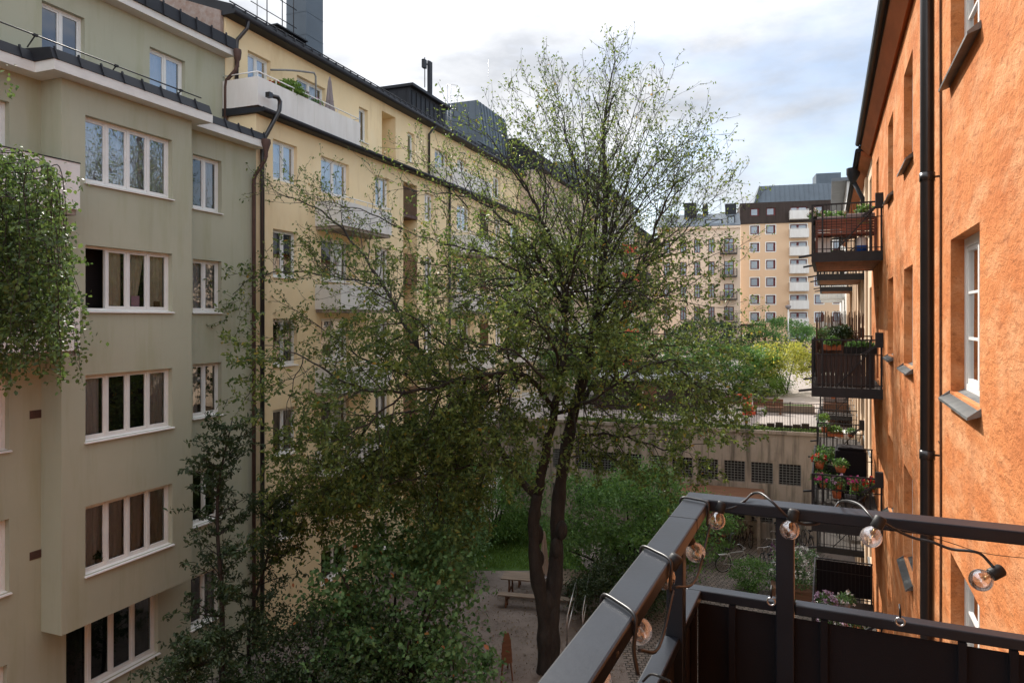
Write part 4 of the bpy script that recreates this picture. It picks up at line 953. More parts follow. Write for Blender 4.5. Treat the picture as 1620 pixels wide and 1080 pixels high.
# ------------------------------------------------------------ shrubs
def px_ground(px, Y_): return ((px-810)/F*Y_, Y_, 0)
clump_bush('elder_bush', 'large light green broad-leaved shrub left of the gravel yard below the tree', 'shrub', px_ground(628, 18.4), (2.35, 2.0, 2.9), 10500, .145, lf_elder, 21, 12, .62, clumps=170, cs=.16, shell=.2)
clump_bush('elder_bush', 'smaller light green shrub hanging over the edge of the gravel yard', 'shrub', px_ground(735, 17.2), (.8, .8, 1.3), 1000, .14, lf_elder, 22, 8, .6, clumps=40, cs=.22)
clump_bush('dark_shrub', 'dark green shrub mass at the foot of the yellow building', 'shrub', px_ground(520, 17.6), (2.3, 1.8, 1.75), 16000, .10, lf_dark, 23, 10, clumps=110, cs=.2, shell=.2)
clump_bush('dark_shrub', 'dark green shrub at the very bottom beside the ash saplings', 'shrub', px_ground(400, 15.4), (2.0, 1.5, 1.3), 12000, .09, lf_dark, 24, 8, clumps=90, cs=.2, shell=.2)
clump_bush('dark_shrub', 'dark shrub in the lower middle left of the light green shrub', 'shrub', px_ground(580, 14.8), (1.5, 1.2, .9), 7000, .09, lf_dark, 25, 8, clumps=70, cs=.2, shell=.2)
clump_bush('bushy_shrub', 'big rounded green shrub between the tree trunks and the balcony rail', 'shrub', px_ground(992, 27.5), (2.9, 2.6, 2.45), 24000, .15, lf_bush, 26, 12, .42, clumps=170, cs=.16, shell=.3)
clump_bush('bushy_shrub', 'dark lower shrub to the right of the stair handrail', 'shrub', px_ground(985, 24.5), (1.8, 1.2, 1.1), 8000, .11, lf_dark, 27, 8, .42, clumps=80, cs=.2)
clump_bush('bushy_shrub', 'green shrub at the foot of the retaining wall by the bicycle shelter', 'shrub', px_ground(1105, 30.5), (1.5, 1.3, 1.5), 7000, .11, lf_bush, 28, 8, .42, clumps=70, cs=.2)
clump_bush('climbing_shrub', 'bright yellow-green climber in the corner by the retaining wall left of the trunks', 'shrub', px_ground(775, 33), (2.6, 1.5, 2.0), 13000, .12, lf_bush, 29, 8, .6, clumps=110, cs=.2)
clump_bush('climbing_shrub', 'green climber against the yellow wall below the slatted screen', 'shrub', px_ground(700, 28.5), (1.6, 1.6, 1.6), 9000, .12, lf_elder, 30, 8, .6, clumps=90, cs=.2)
def tg(px, py, z=5.12): return tuple(gnd(px, py, z))
clump_bush('golden_tree', 'golden-leaved locust tree on the terrace, brightest foliage near the far balconies', 'tree', tg(1238, 622), (2.7, 2.4, 1.85), 9000, .16, lf_gold, 31, 8, .5, clumps=90, cs=.22, zmin=1.2)
clump_bush('terrace_tree', 'green tree on the terrace left of the golden one', 'tree', tg(1160, 622), (3.2, 2.6, 1.7), 9000, .18, lf_bush, 32, 8, .5, clumps=100, cs=.2, zmin=1.)
clump_bush('terrace_hedge', 'clipped bright green hedge beside the terrace path', 'hedge', tg(1200, 626), (2.4, 1.6, .8), 9000, .09, lf_lawn, 33, 6, .5, clumps=90, cs=.25, shell=.3)
clump_bush('flowering_shrub', 'rounded dark shrub with pale blossom in front of the ochre building', 'shrub', tg(1226, 562), (5.5, 4, 2.8), 7000, .3, lf_bush, 34, 6, .5, clumps=80, cs=.2)
clump_bush('terrace_tree', 'dark tree at the far end of the terrace left of the flowering shrub', 'tree', tg(1120, 566), (6, 4, 2.6), 7000, .3, lf_dark, 35, 6, .5, clumps=80, cs=.2)
clump_bush('terrace_hedge', 'dark hedge at the foot of the ochre building behind the golden tree', 'hedge', tg(1270, 570), (5, 2.5, 1.1), 6000, .22, lf_dark, 36, 6, .5, clumps=80, cs=.25)
clump_bush('terrace_tree', 'green tree on the terrace near the left row, seen through the big tree', 'tree', tg(985, 628), (5.5, 3, 2.4), 14000, .2, lf_bush, 37, 8, .5, clumps=90, cs=.2, zmin=1.)
clump_bush('planter_bush', 'leafy shrub in a dark planter beside the bicycles', 'plant', tuple(gnd(1186, 935)), (.75, .6, .65), 2600, .09, lf_bush, 38, 6, .5, clumps=50, cs=.25)
fb = clump_bush('flower_bush', 'light green bush with white flowers behind the rail post', 'plant', tuple(gnd(1262, 945)), (1.0, .7, .95), 3800, .09, lf_elder, 39, 6, .5, clumps=60, cs=.24)
rg = np.random.default_rng(8); d = rvec(60, rg); d[:, 2] = np.abs(d[:, 2]); q = np.repeat(d*np.array([.95, .65, .95])+np.array([0, 0, .95]), 14, 0); q += rg.normal(size=q.shape)*.03
leaves('blossoms', q, [.06]*len(q), fl_white, 9, fb, .8, .8)
P = np.column_stack([rg.uniform(-14, 14, 2), rg.uniform(0, 1, 2), rg.uniform(0, 1, 2)])
# lawn blades and wall-top weeds
n = 16000; P = np.column_stack([rg.uniform(-4.2, 3.0, n), rg.uniform(29.3, 37.5, n), np.full(n, .01)])
tag(leaves('lawn_grass', P, [.13]*n, lf_lawn, 4, None, .18, .1, -1.6), 'short green grass behind the picnic table', 'grass', kind='stuff')
n = 7000; q = rg.uniform(-11, 4.0, n); yy = rg.uniform(.16, .75, n); P = np.array([[*KF.w(a, c)[:2], 5.14] for a, c in zip(q, yy)])
tag(leaves('wall_top_weeds', P, [.16]*n, lf_lawn, 6, None, .2, .1, -1.4), 'grass and weeds along the top edge of the retaining wall', 'weeds', kind='stuff')
n = 5000; P = np.column_stack([rg.uniform(-4.5, 3.6, n), rg.uniform(13, 27.5, n), np.full(n, .012)])
tag(leaves('fallen_leaves', P, [.07]*n, leafmat('dry_leaf', (.09, .055, .03), (.2, .13, .06), .05), 7, None, .6, 3., 0), 'dry leaves scattered on the gravel yard', 'leaves', kind='stuff')

# ------------------------------------------------------------ courtyard furniture
def table_like(name, label, c, px_, L, wd, h, rz, catg, plank=5, th=.04):
    T = thing(name, label, catg, c, rz); b = MB()
    for k in range(plank): y = -wd/2+wd*k/plank; b.box(-L/2, L/2, y, y+wd/plank-.012, h-th, h)
    b.build('table_top' if h > .6 else 'seat', wood, T)
    for s in (-1, 1):
        g = MB(); x = s*(L/2-.3); g.bar((x, -wd*.42, 0), (x, -wd*.3, h-th), .08, .05); g.bar((x, wd*.42, 0), (x, wd*.3, h-th), .08, .05); g.bar((x, -wd*.4, h-th-.06), (x, wd*.4, h-th-.06), .05, .08); g.bar((x, -wd*.36, h*.35), (x, wd*.36, h*.35), .05, .08)
        g.build('leg', brownwood, T)
    return T
rzT = R(-12)
tc_ = gnd(868, 945); tcx = Vector((tc_.x-.2, tc_.y, 0))
table_like('garden_table', 'long weathered wooden table behind the tree trunks', tcx, 0, 3.1, .85, .76, rzT, 'table')
table_like('garden_bench', 'backless wooden bench in front of the long garden table', tcx+Vector((-.25, -1.0, 0)), 0, 2.9, .34, .45, rzT, 'bench', 2)
table_like('garden_bench', 'backless wooden bench behind the long garden table', tcx+Vector((.25, .95, 0)), 0, 2.9, .34, .45, rzT, 'bench', 2)
table_like('garden_table', 'second wooden table to the right of the trunks under the shrub', gnd(925, 938), 0, 1.8, .8, .74, rzT, 'table')
T = thing('flower_pot', 'small terracotta pot standing on the long garden table', 'pot', tcx+Vector((.55, -.1, .76)))
b = MB(); b.lathe([(.0, 0), (.08, 0), (.11, .16), (.12, .16), (.12, .2), (.09, .2), (.085, .12), (0, .12)], n=12); b.build('pot', terra, T)
T = thing('serving_tray', 'pale tray with dishes on the long garden table', 'tray', tcx+Vector((-.1, 0, .762)), rzT)
b = MB(); b.box(-.28, .28, -.17, .17, 0, .015); b.box(-.28, .28, -.17, -.15, .015, .04); b.box(-.28, .28, .15, .17, .015, .04); b.build('tray', greyfab, T)
b = MB(); b.lathe([(0, .016), (.05, .016), (.09, .05), (.085, .05), (.045, .025), (0, .025)], (-.1, 0, 0), 12); b.build('dish', whitep, T)
def parasol(name, label, c, h, mat, r=.16, poler=.022, foot=True):
    T = thing(name, label, 'parasol', c); b = MB(); b.tube([(0, 0, 0), (0, 0, h)], poler, 8); b.build('pole', wood, T)
    b = MB(); n = 16; prof = [(.02, h+.03), (.05, h-.15), (r*.55, h*.78), (r*.8, h*.58), (r*1.05, h*.47), (r*1.25, h*.42)]
    i = len(b.v)
    for (q, z) in prof:
        for j in range(n): a = 2*math.pi*j/n; f_ = 1+(.28 if j % 2 else -.22)*(1 if z < h-.1 else 0); b.v.append((q*f_*math.cos(a), q*f_*math.sin(a), z+(.04*math.sin(j*2.3) if z < h*.45 else 0)))
    for k in range(len(prof)-1):
        for j in range(n): b.f.append((i+k*n+j, i+k*n+(j+1) % n, i+(k+1)*n+(j+1) % n, i+(k+1)*n+j)); b.m.append(0); b.sm.append(False)
    b.tube([(r*1.02, 0, h*.62), (0, r*1.02, h*.62), (-r*1.02, 0, h*.62), (0, -r*1.02, h*.62), (r*1.02, 0, h*.62)], .012, 5)
    b.build('canopy', mat, T)
    if foot: b = MB(); b.lathe([(.0, .07), (.06, .07), (.25, .04), (.25, 0), (0, 0)], n=14); b.build('base', concrete, T)
    return T
parasol('closed_parasol', 'closed beige parasol standing beside the garden table between the trunks', gnd(861, 952), 2.6, M('beige_canvas', (.42, .35, .30), .9, .1, 4))
parasol('closed_parasol', 'closed grey parasol on the top-floor white terrace of the yellow building', LF.w(4.5, .45, 17.22), 2.35, greyfab, .15)
# wooden easel-like A-frame near the trunk
ec = gnd(803, 1078); T = thing('wooden_easel', 'small brown wooden easel standing on the gravel left of the trunk', 'easel', ec, R(25))
b = MB(); b.bar((-.2, 0, 0), (-.05, .1, 1.35), .05, .03); b.bar((.16, 0, 0), (.05, .1, 1.35), .05, .03); b.bar((.35, .75, 0), (.0, .12, 1.25), .05, .03); b.build('leg', brownwood, T)
b = MB(); b.prism([(-.19, .48), (.17, .52), (.12, 1.15), (.05, 1.4), (-.07, 1.42), (-.15, 1.1)], .03, .055, axis=1); b.build('panel', brownwood, T)
# stair handrail
def handrail(label, p0, p1, h0=.95):
    T = thing('stair_handrail', label, 'handrail', p0, 0); v = p1-p0; b = MB()
    b.tube([(0, 0, 0), (0, 0, h0), tuple(v+Vector((0, 0, h0))), tuple(v)], .022, 8); b.build('rail', chrome, T)
    b = MB(); b.tube([(0, 0, h0*.5), tuple(v+Vector((0, 0, h0*.5)))], .018, 8); b.build('lower_rail', chrome, T)
r0 = gnd(897, 1022); r1 = gnd(912, 985)+Vector((0, 0, .55)); handrail('thin metal stair handrail right of the trunks', r0, r1)
handrail('second thin metal handrail close behind the first one', r0+Vector((.55, .5, 0)), r1+Vector((.5, .6, 0)), .9)
# bicycles
def bicycle(label, c, rz, col, group='bicycles parked by the retaining wall', lean=.06):
    T = thing('bicycle', label, 'bicycle', c, rz, group); T.rotation_euler = (lean, 0, rz)
    fm = M('bicycle_paint', col, .35, .1, 5, spec=.6); rw = .34
    b = MB(); bb = (-.12, 0, .29); st = (-.28, 0, .78); hd = (.36, 0, .82); hl = (.40, 0, .62); ra = (-.53, 0, rw); fa = (.55, 0, rw)
    for p, q in ((bb, st), (st, hd), (bb, hl), (hd, hl), (bb, ra), (st, ra), (hl, fa)): b.tube([p, q], .017, 6)
    b.tube([(-.8, 0, .52), (-.66, 0, .66), (-.5, 0, .70), (-.36, 0, .62)], .02, 4); b.bar((-.75, 0, .74), (-.35, 0, .74), .12, .015)
    b.tube([bb, (-.04, -.09, .15)], .01, 4); b.tube([bb, (-.2, .09, .43)], .01, 4); b.build('frame', fm, T)
    for wx in (-.53, .55):
        w = MB(); ring = [(wx+rw*math.cos(a), 0, rw+rw*math.sin(a)) for a in np.linspace(0, 2*math.pi, 25)]; w.tube(ring, .019, 5, cap=False); o = w.build('wheel', rubber, T)
        w = MB(); ring = [(wx+(rw-.03)*math.cos(a), 0, rw+(rw-.03)*math.sin(a)) for a in np.linspace(0, 2*math.pi, 25)]; w.tube(ring, .008, 4, cap=False)
        for k in range(10): a = k*math.pi/5; w.tube([(wx, 0, rw), (wx+(rw-.03)*math.cos(a), 0, rw+(rw-.03)*math.sin(a))], .0022, 3, cap=False)
        w.build('rim', chrome, o)
    b = MB(); b.tube([hd, (.33, 0, .98)], .014, 5); b.tube(cat([(.18, -.29, 1.0), (.33, -.22, 1.02), (.36, 0, .99), (.33, .22, 1.02), (.18, .29, 1.0)], 3), .012, 5); b.build('handlebar', chrome, T)
    b = MB(); b.prism([(-.42, .90), (-.16, .91), (-.16, .94), (-.42, .96)], -.02, .02, axis=1); b.prism([(-.44, .93), (-.30, .93), (-.30, .965), (-.44, .975)], -.08, .08, axis=1); b.tube([st, (-.31, 0, .92)], .013, 5); b.build('saddle', rubber, T)
    return T
bks = [((1163, 903), 10, (.5, .5, .5), 'silver city bicycle standing apart on the cobbles, nearest the shrub'),
 ((1222, 935), 82, (.02, .02, .02), 'black bicycle nearest in the row by the rail post'), ((1232, 915), 78, (.03, .03, .03), 'second black bicycle in the row by the rail post'),
 ((1222, 893), 84, (.14, .03, .13), 'purple bicycle in the row beside the planter'), ((1229, 880), 75, (.05, .08, .3), 'blue bicycle in the row beside the purple one'),
 ((1241, 872), 80, (.5, .42, .04), 'yellow bicycle partly behind the rail post'), ((1216, 908), 88, (.02, .025, .03), 'black bicycle between the planter and the purple one'),
 ((1127, 866), 120, (.35, .02, .02), 'red bicycle leaning at the left end of the shelter'), ((1150, 861), 88, (.25, .3, .35), 'light blue bicycle under the shelter'),
 ((1166, 860), 92, (.02, .02, .02), 'dark bicycle under the shelter next to the light blue one'), ((1182, 860), 86, (.05, .02, .02), 'dark red bicycle under the shelter near its post'),
 ((1262, 866), 80, (.02, .02, .02), 'black bicycle right of the rail post by the wall'), ((1278, 868), 84, (.03, .03, .03), 'black bicycle beside the dark balconies'), ((1227, 855), 80, (.03, .03, .035), 'black bicycle close to the wall behind the row')]
for (px, py), rz, col, lb in bks: bicycle(lb, gnd(px, py), R(rz), col, lean=rnd.uniform(-.1, .1))
T = thing('bicycle_shelter', 'low wooden bicycle shelter roof against the retaining wall', 'shelter', KF.w(kx(1150), -1.6), KF.a)
b = MB(); b.prism([(-.9, 2.05), (-.9, 2.12), (1.5, 2.38), (1.5, 2.31)], -2.2, 1.7); b.box(-2.2, 1.7, -.93, -.9, 1.98, 2.14); b.build('roof', brownwood, T)
for x in (-2.0, 1.5):
    b = MB(); b.box(x-.06, x+.06, -.8, -.68, 0, 2.04); b.bar((x, -.74, 1.45), (x-.5*(1 if x > 0 else -1), -.74, 2.03), .07, .07); b.build('post', wood, T)
T = thing('planter_box', 'wooden planter under the white-flowering bush', 'planter', tuple(gnd(1262, 950)), KF.a)
b = MB(); b.box(-.9, .9, -.35, .35, 0, .5); b.box(-.94, .94, -.39, .39, .45, .52); b.build('box', brownwood, T)

# terrace things
def tbox(name, label, catg, px, py, parts, rz=0):
    T = thing(name, label, catg, gnd(px, py, 5.12), rz)
    for nm, mt, bxs in parts:
        b = MB()
        for q in bxs: b.box(*q)
        b.build(nm, mt, T, bevel=.01)
tbox('orange_playhouse', 'orange box-like play bench on the terrace beside the fence', 'play bench', 1178, 655, [('seat', redbal, [(-.5, .5, -.3, .3, .0, .45)]), ('back', redbal, [(-.5, .5, .3, .38, 0, 1.1), (-.5, -.42, -.3, .3, .45, .8)])])
tbox('storage_cabinet', 'white cabinet with dark top standing on the terrace behind the fence', 'cabinet', 1161, 668, [('body', whitep, [(-.35, .35, -.25, .25, 0, 1.0)]), ('top', maroon, [(-.4, .4, -.3, .3, 1.0, 1.35)])])
tbox('raised_bed', 'low grey raised planting bed on the terrace near the path', 'planter', 1249, 652, [('frame', wood, [(-1.3, 1.3, -.5, -.42, 0, .45), (-1.3, 1.3, .42, .5, 0, .45), (-1.3, -1.22, -.42, .42, 0, .45), (1.22, 1.3, -.42, .42, 0, .45)]), ('soil', lawn, [(-1.2, 1.2, -.41, .41, .0, .4)])], R(-20))
tbox('terrace_bench', 'dark wooden bench on the terrace left of the raised bed', 'bench', 1215, 655, [('seat', brownwood, [(-.8, .8, -.22, .22, .4, .45)]), ('leg', brownwood, [(-.7, -.6, -.2, .2, 0, .399)]), ('leg', brownwood, [(.6, .7, -.2, .2, 0, .399)]), ('backrest', brownwood, [(-.8, .8, .23, .27, .45, .85)])], R(-20))
ORD = ['leftmost', 'second from the left', 'third from the left', 'middle', 'third from the right', 'second from the right', 'rightmost']
for i, px in enumerate(range(1205, 1292, 14)):
    c = KF.w(kx(px), .62); T = thing('edge_planter', 'small dark block planter behind the terrace fence, %s of the row' % ORD[i], 'planter', (c.x, c.y, 5.13), KF.a, 'block planters along the terrace edge')
    b = MB(); b.box(-.17, .17, -.1, .1, 0, .24+.06*(i % 3)); b.box(-.19, .19, -.12, .12, .18, .22); b.build('block', soil, T)
T = thing('garden_shed', 'low dark shed with a pale roof edge on the terrace behind the big tree', 'shed', tuple(gnd(1025, 650, 5.12)), R(-20.4))
b = MB(); b.box(-3.2, 3.2, 0, 2.6, 0, 1.75)
for k in range(22): b.box(-3.15+k*.29, -3.13+k*.29, -.012, 0, .05, 1.7)
b.build('wall', brownband, T); b = MB(); b.prism([(-.35, 1.76), (-.35, 1.9), (2.8, 2.15), (2.8, 1.76)], -3.4, 3.4); b.build('roof', zinc, T)
b = MB(); b.box(-.5, .5, -.03, -.013, 0, 1.65); b.build('door', brownwood, T)
# pergola frames and lamp at the far end
T = thing('red_pergola', 'reddish timber frame at the far end of the terrace by the pale building', 'pergola', tuple(gnd(1172, 560, 5.12)), R(-15)); b = MB()
for x in (-3.4, -1.7, 0, 1.7, 3.4): b.box(x-.15, x+.15, -.15, .15, 0, 4.2)
b.build('post', maroon, T); b = MB(); b.box(-3.6, 3.6, -.2, .2, 4.2, 4.5); b.box(-3.6, 3.6, -.1, .1, 2.6, 2.8); b.build('beam', maroon, T)
T = thing('street_lamp', 'slim pale lamp post in front of the ochre building', 'lamp', tuple(gnd(1247, 563, 5.12))); b = MB(); b.tube([(0, 0, 0), (0, 0, 6.6)], .09, 8); b.build('pole', whitep, T); b = MB(); b.lathe([(.1, 6.6), (.4, 6.9), (.42, 7.1), (.1, 7.25)], n=10); b.build('lamp_head', greyfab, T)

# ------------------------------------------------------------ things on the balconies
def potplant(label, loc, r=.13, h=.2, fr=.22, n=260, leaf=.06, lm=lf_bush, fl=None, pm=terra, long=0, nf=18, name='potted_plant', seed=1, fsz=.028, group=None, rz=0, hang=0.):
    T = thing(name, label, 'plant', loc, rz, group); b = MB()
    if long: b.prism([(-r*.75, 0), (r*.75, 0), (r, h), (-r, h)], -long/2, long/2)
    else: b.lathe([(0, 0), (r*.72, 0), (r, h), (r*.9, h), (r*.85, h*.9), (0, h*.9)], n=12)
    b.build('pot', pm, T); g = np.random.default_rng(seed); d = rvec(n, g)*g.uniform(.3, 1, (n, 1))**.5; sx_ = max(fr, long/2)
    P = d*np.array([sx_, fr, fr*1.0]); P[:, 2] = np.abs(P[:, 2])+h-hang*np.abs(d[:, 1]); leaves('foliage', P, [leaf]*n, lm, seed, T, .55)
    if fl:
        q = rvec(nf, g)*np.array([sx_, fr*1.05, fr*1.05]); q[:, 2] = np.abs(q[:, 2])+h; q = np.repeat(q, 16, 0)+g.normal(size=(nf*16, 3))*fsz*.4
        leaves('blossoms', q, [fsz*1.5]*len(q), fl, seed+5, T, .8, .8)
    return T
W_ = lambda x, y, z: RF.w(x, y, z)
ra_ = RF.a
z1, z2, z3, z4 = FLR
# upper balcony: slatted box bench with cushions, plants
T = thing('slatted_bench', 'reddish slatted wooden bench with pale cushions behind the bars of the upper balcony', 'bench', W_(BX1-.32, -.75, z1), ra_)
b = MB()
for k in range(6): b.box(.16, .19, -.66, .62, .42+k*.062, .42+k*.062+.05)
for y in (-.66, .58): b.box(.13, .16, y, y+.05, 0, .79)
b.box(-.25, .13, -.66, .62, .40, .43); b.build('frame', M('reddish_slats', (.20, .075, .05), .6, .2, 6, stretch=(2, .3, 4)), T)
b = MB(); b.box(.02, .16, -.64, -.04, .72, .86); b.box(.02, .16, -.01, .60, .74, .90); b.build('cushion', greyfab, T, bevel=.03)
potplant('bright green trailing plant in an orange trough hung inside the upper balcony', W_(BX0+.6, -.45, z1+.88), .12, .16, .26, 500, .07, lf_lawn, None, terra, .8, seed=2, name='trough_plant')
potplant('small leafy plant in a dark pot on the upper balcony, left side', W_(BX1-1.0, -1.15, z1+.68), .14, .2, .22, 350, .07, lf_bush, None, potblack, .5, seed=3)
potplant('white-flowering plant in a dark pot in the middle of the upper balcony', W_(BX1-1.4, -.85, z1+.75), .12, .2, .2, 300, .06, lf_bush, fl_white, potblack, seed=4)
potplant('pink-white flowers at the outer corner of the upper balcony', W_(BX1-.6, -1.42, z1+.72), .1, .2, .18, 260, .05, lf_bush, fl_white, potblack, seed=5)
T = thing('storage_crate', 'pale crate standing on the deck of the upper balcony', 'crate', W_(BX1-.5, -1.25, z1), ra_); b = MB(); b.box(-.15, .15, -.16, .16, 0, .38); b.box(-.17, .17, -.18, .18, .33, .38); b.build('box', cream, T)
T = thing('watering_can', 'blue and white plastic can on the deck of the upper balcony', 'can', W_(BX1-.4, -.42, z1), ra_); b = MB(); b.lathe([(0, 0), (.13, 0), (.13, .16)], n=12); b.build('base', M('blue_plastic', (.02, .1, .4), .4, .1, 3), T); b = MB(); b.lathe([(.13, .161), (.12, .34), (.05, .38), (0, .38)], n=12); b.build('body', whitep, T)
T = thing('patio_chair', 'black folded chair in the shade of the upper balcony', 'chair', W_(BX1-1.2, -.8, z1), ra_+.5); b = MB(); b.box(-.22, .22, -.22, .22, .42, .45); b.build('seat', black, T); b = MB(); b.box(-.22, .22, .2, .23, .45, .9); b.build('backrest', black, T)
for x in (-.2, .2):
    for y in (-.2, .2): b = MB(); b.box(x-.015, x+.015, y-.015, y+.015, 0, .42); b.build('leg', black, T)
# middle balcony: dark privacy screen, reeds and troughs
T = thing('privacy_screen', 'dark brown slatted screen inside the bars of the middle balcony', 'screen', W_(BX1-.06, -.75, z2), ra_); b = MB()
y = -.62
while y < .55: b.box(-.012, .012, y, y+.085, .02, .80); y += .093
b.build('slats', M('dark_screen', (.045, .03, .026), .7, .2, 5), T)
T = thing('reed_screen', 'brown reed screen standing on the far side of the middle balcony', 'screen', W_(BX0+.1, -.72, z2), ra_); b = MB(); rq = random.Random(4); y = -.68
while y < .5: h = 1.75+rq.uniform(-.12, .1); b.tube([(rq.uniform(-.02, .02), y, .1), (rq.uniform(-.03, .03), y+rq.uniform(-.02, .02), h)], .009, 3); y += .0125
b.build('reeds', reed, T)
T = thing('reed_screen', 'narrow brown reed strip along the outer side of the middle balcony', 'screen', W_(BX0+.9, -1.42, z2), ra_); b = MB(); x = -.8
while x < 1.4: h = 1.55+rq.uniform(-.15, .1); b.tube([(x, rq.uniform(-.02, .02), .1), (x+rq.uniform(-.02, .02), 0, h)], .009, 3); x += .02
b.build('reeds', reed, T)
potplant('grassy plant in a long black trough on the middle balcony', W_(BX1-.5, -.45, z2+.78), .12, .17, .14, 500, .07, lf_bush, None, potblack, .7, seed=6, rz=ra_+1.57, name='trough_plant')
potplant('leafy plant in a terracotta trough on the middle balcony', W_(BX1-.6, -1.05, z2+.86), .1, .13, .2, 400, .08, lf_bush, None, terra, .4, seed=7, rz=ra_+1.57, name='trough_plant')
potplant('dark bushy plant above the terracotta trough on the middle balcony', W_(BX1-1.4, -.85, z2+.95), .15, .2, .3, 700, .08, lf_dark, None, potblack, seed=8)
T = thing('folding_chair', 'pale folded chair leaning at the outer end of the middle balcony', 'chair', W_(BX1-.18, -1.36, z2), ra_); b = MB(); b.bar((0, 0, 0), (-.1, .0, .8), .03, .03); b.bar((0, .1, 0), (-.1, .1, .8), .03, .03); b.box(-.06, -.03, -.0, .1, .3, .75); b.build('frame', greyfab, T)
# lower balcony: flowers
cols3 = [(fl_pink, 'magenta'), (fl_lilac, 'lilac'), (fl_pink, 'deep pink'), (fl_red, 'crimson')]
for i, (m_, nm) in enumerate(cols3):
    potplant('%s flowers in a hanging pot on the near rail of the lower balcony, number %d from the outside' % (nm, i+1) if 0 else ['magenta flowers in the outermost pot on the rail of the lower balcony', 'lilac flowers in the pot next to the outermost on the lower balcony rail', 'deep pink flowers in a pot in the middle of the lower balcony rail', 'crimson flowers in the pot nearest the wall on the lower balcony rail'][i],
             W_(BX1-.12, -1.25+i*.34, z3+.80), .09, .15, .17, 260, .05, lf_elder if i < 2 else lf_bush, m_, terra, 0, 11, seed=20+i, hang=.1)
potplant('red geranium in a terracotta pot at the outer corner of the lower balcony', W_(BX1-1.6, -1.34, z3+.95), .12, .18, .18, 240, .06, lf_bush, fl_red, terra, 0, 7, seed=30, fsz=.035)
potplant('green plant in a brown bowl beside the red geranium', W_(BX1-1.5, -.85, z3+.92), .14, .16, .2, 260, .06, lf_bush, None, terra, 0, seed=31)
T = thing('grill_cover', 'black covered grill at the back of the lower balcony', 'grill', W_(BX0+.9, -.55, z3), ra_); b = MB(); b.box(-.35, .35, -.42, .35, .0, 1.25); b.box(-.3, .3, -.36, .3, 1.25, 1.33); b.build('cover', fabric, T, bevel=.04)
T = thing('balcony_table', 'round table under a white cloth on the farther low balcony', 'table', W_(BX3-.75, -.5, z3), ra_); b = MB(); b.lathe([(0, .76), (.42, .76), (.44, .72), (.42, .55)], n=18); b.build('tablecloth', whitep, T); b = MB(); b.tube([(0, 0, 0), (0, 0, .75)], .03, 8); b.lathe([(0, .03), (.22, .02), (.22, 0)], n=12); b.build('leg', black, T)
# troughs and furniture on the farther column
for i, (z, mm) in enumerate(((z3, 0), (z2, 1))):
    potplant(['yellow-green plant in an orange trough on the farther low balcony', 'green plant trough on the farther middle balcony'][i], W_(BX3-.2, -.9, z+.65), .11, .16, .22, 400, .07, lf_lawn, None, terra, .5, seed=40+i, rz=ra_+1.57, name='trough_plant')
    potplant(['green plant with orange pot on the farther low balcony, nearer the wall', 'second green trough on the farther middle balcony'][i], W_(BX3-.2, -.4, z+.65), .11, .16, .18, 260, .06, lf_bush, None, terra, 0, seed=44+i)
    T = thing('balcony_sofa', ['pale grey cushioned sofa on the farthest low balcony', 'pale grey cushioned sofa on the farthest middle balcony'][i], 'sofa', W_(-39.5, -.75, z), ra_)
    b = MB(); b.box(-.3, .3, -.6, .6, 0, .4); b.box(-.35, -.3, -.6, .6, 0, .8); b.build('frame', brownwood, T)
    for y in (-.58, .03): b = MB(); b.box(-.28, -.12, y, y+.55, .42, 1.1); b.build('cushion', greyfab, T, bevel=.03)
for i, (xx, yy, zz, lb) in enumerate(((BX1-1.0, -.55, z3, 'black chair on the lower balcony near the wall'), (BX1-2.2, -1.0, z3, 'black chair at the back of the lower balcony'), (BX3-1.6, -.9, z3, 'black chair on the farther low balcony'), (BX3-1.2, -.6, z2, 'black chair on the farther middle balcony'), (BX3-1.0, -.9, z1, 'black chair on the farther upper balcony'), (BX3-1.4, -.6, z4, 'black chair on the farther lowest balcony'))):
    T = dup(bpy.data.objects['patio_chair'], loc=W_(xx, yy, zz), rz=ra_+i*1.3, label=lb)
potplant('dark leafy plant in a black pot at the back of the lower balcony', W_(BX1-2.6, -1.2, z3+.3), .16, .3, .32, 500, .08, lf_dark, None, potblack, seed=81)
potplant('tall green plant by the far rail of the lower balcony', W_(BX0+.3, -1.2, z3+.5), .16, .3, .4, 600, .08, lf_bush, None, potblack, seed=82)
potplant('green climbing plant at the outer corner of the farther middle balcony', W_(BX2+.3, -1.4, z2+.4), .14, .3, .45, 600, .07, lf_elder, None, potblack, seed=83)
potplant('green plant at the outer corner of the farther upper balcony', W_(BX3-.4, -1.3, z1+.5), .14, .3, .3, 400, .07, lf_bush, None, potblack, seed=84)
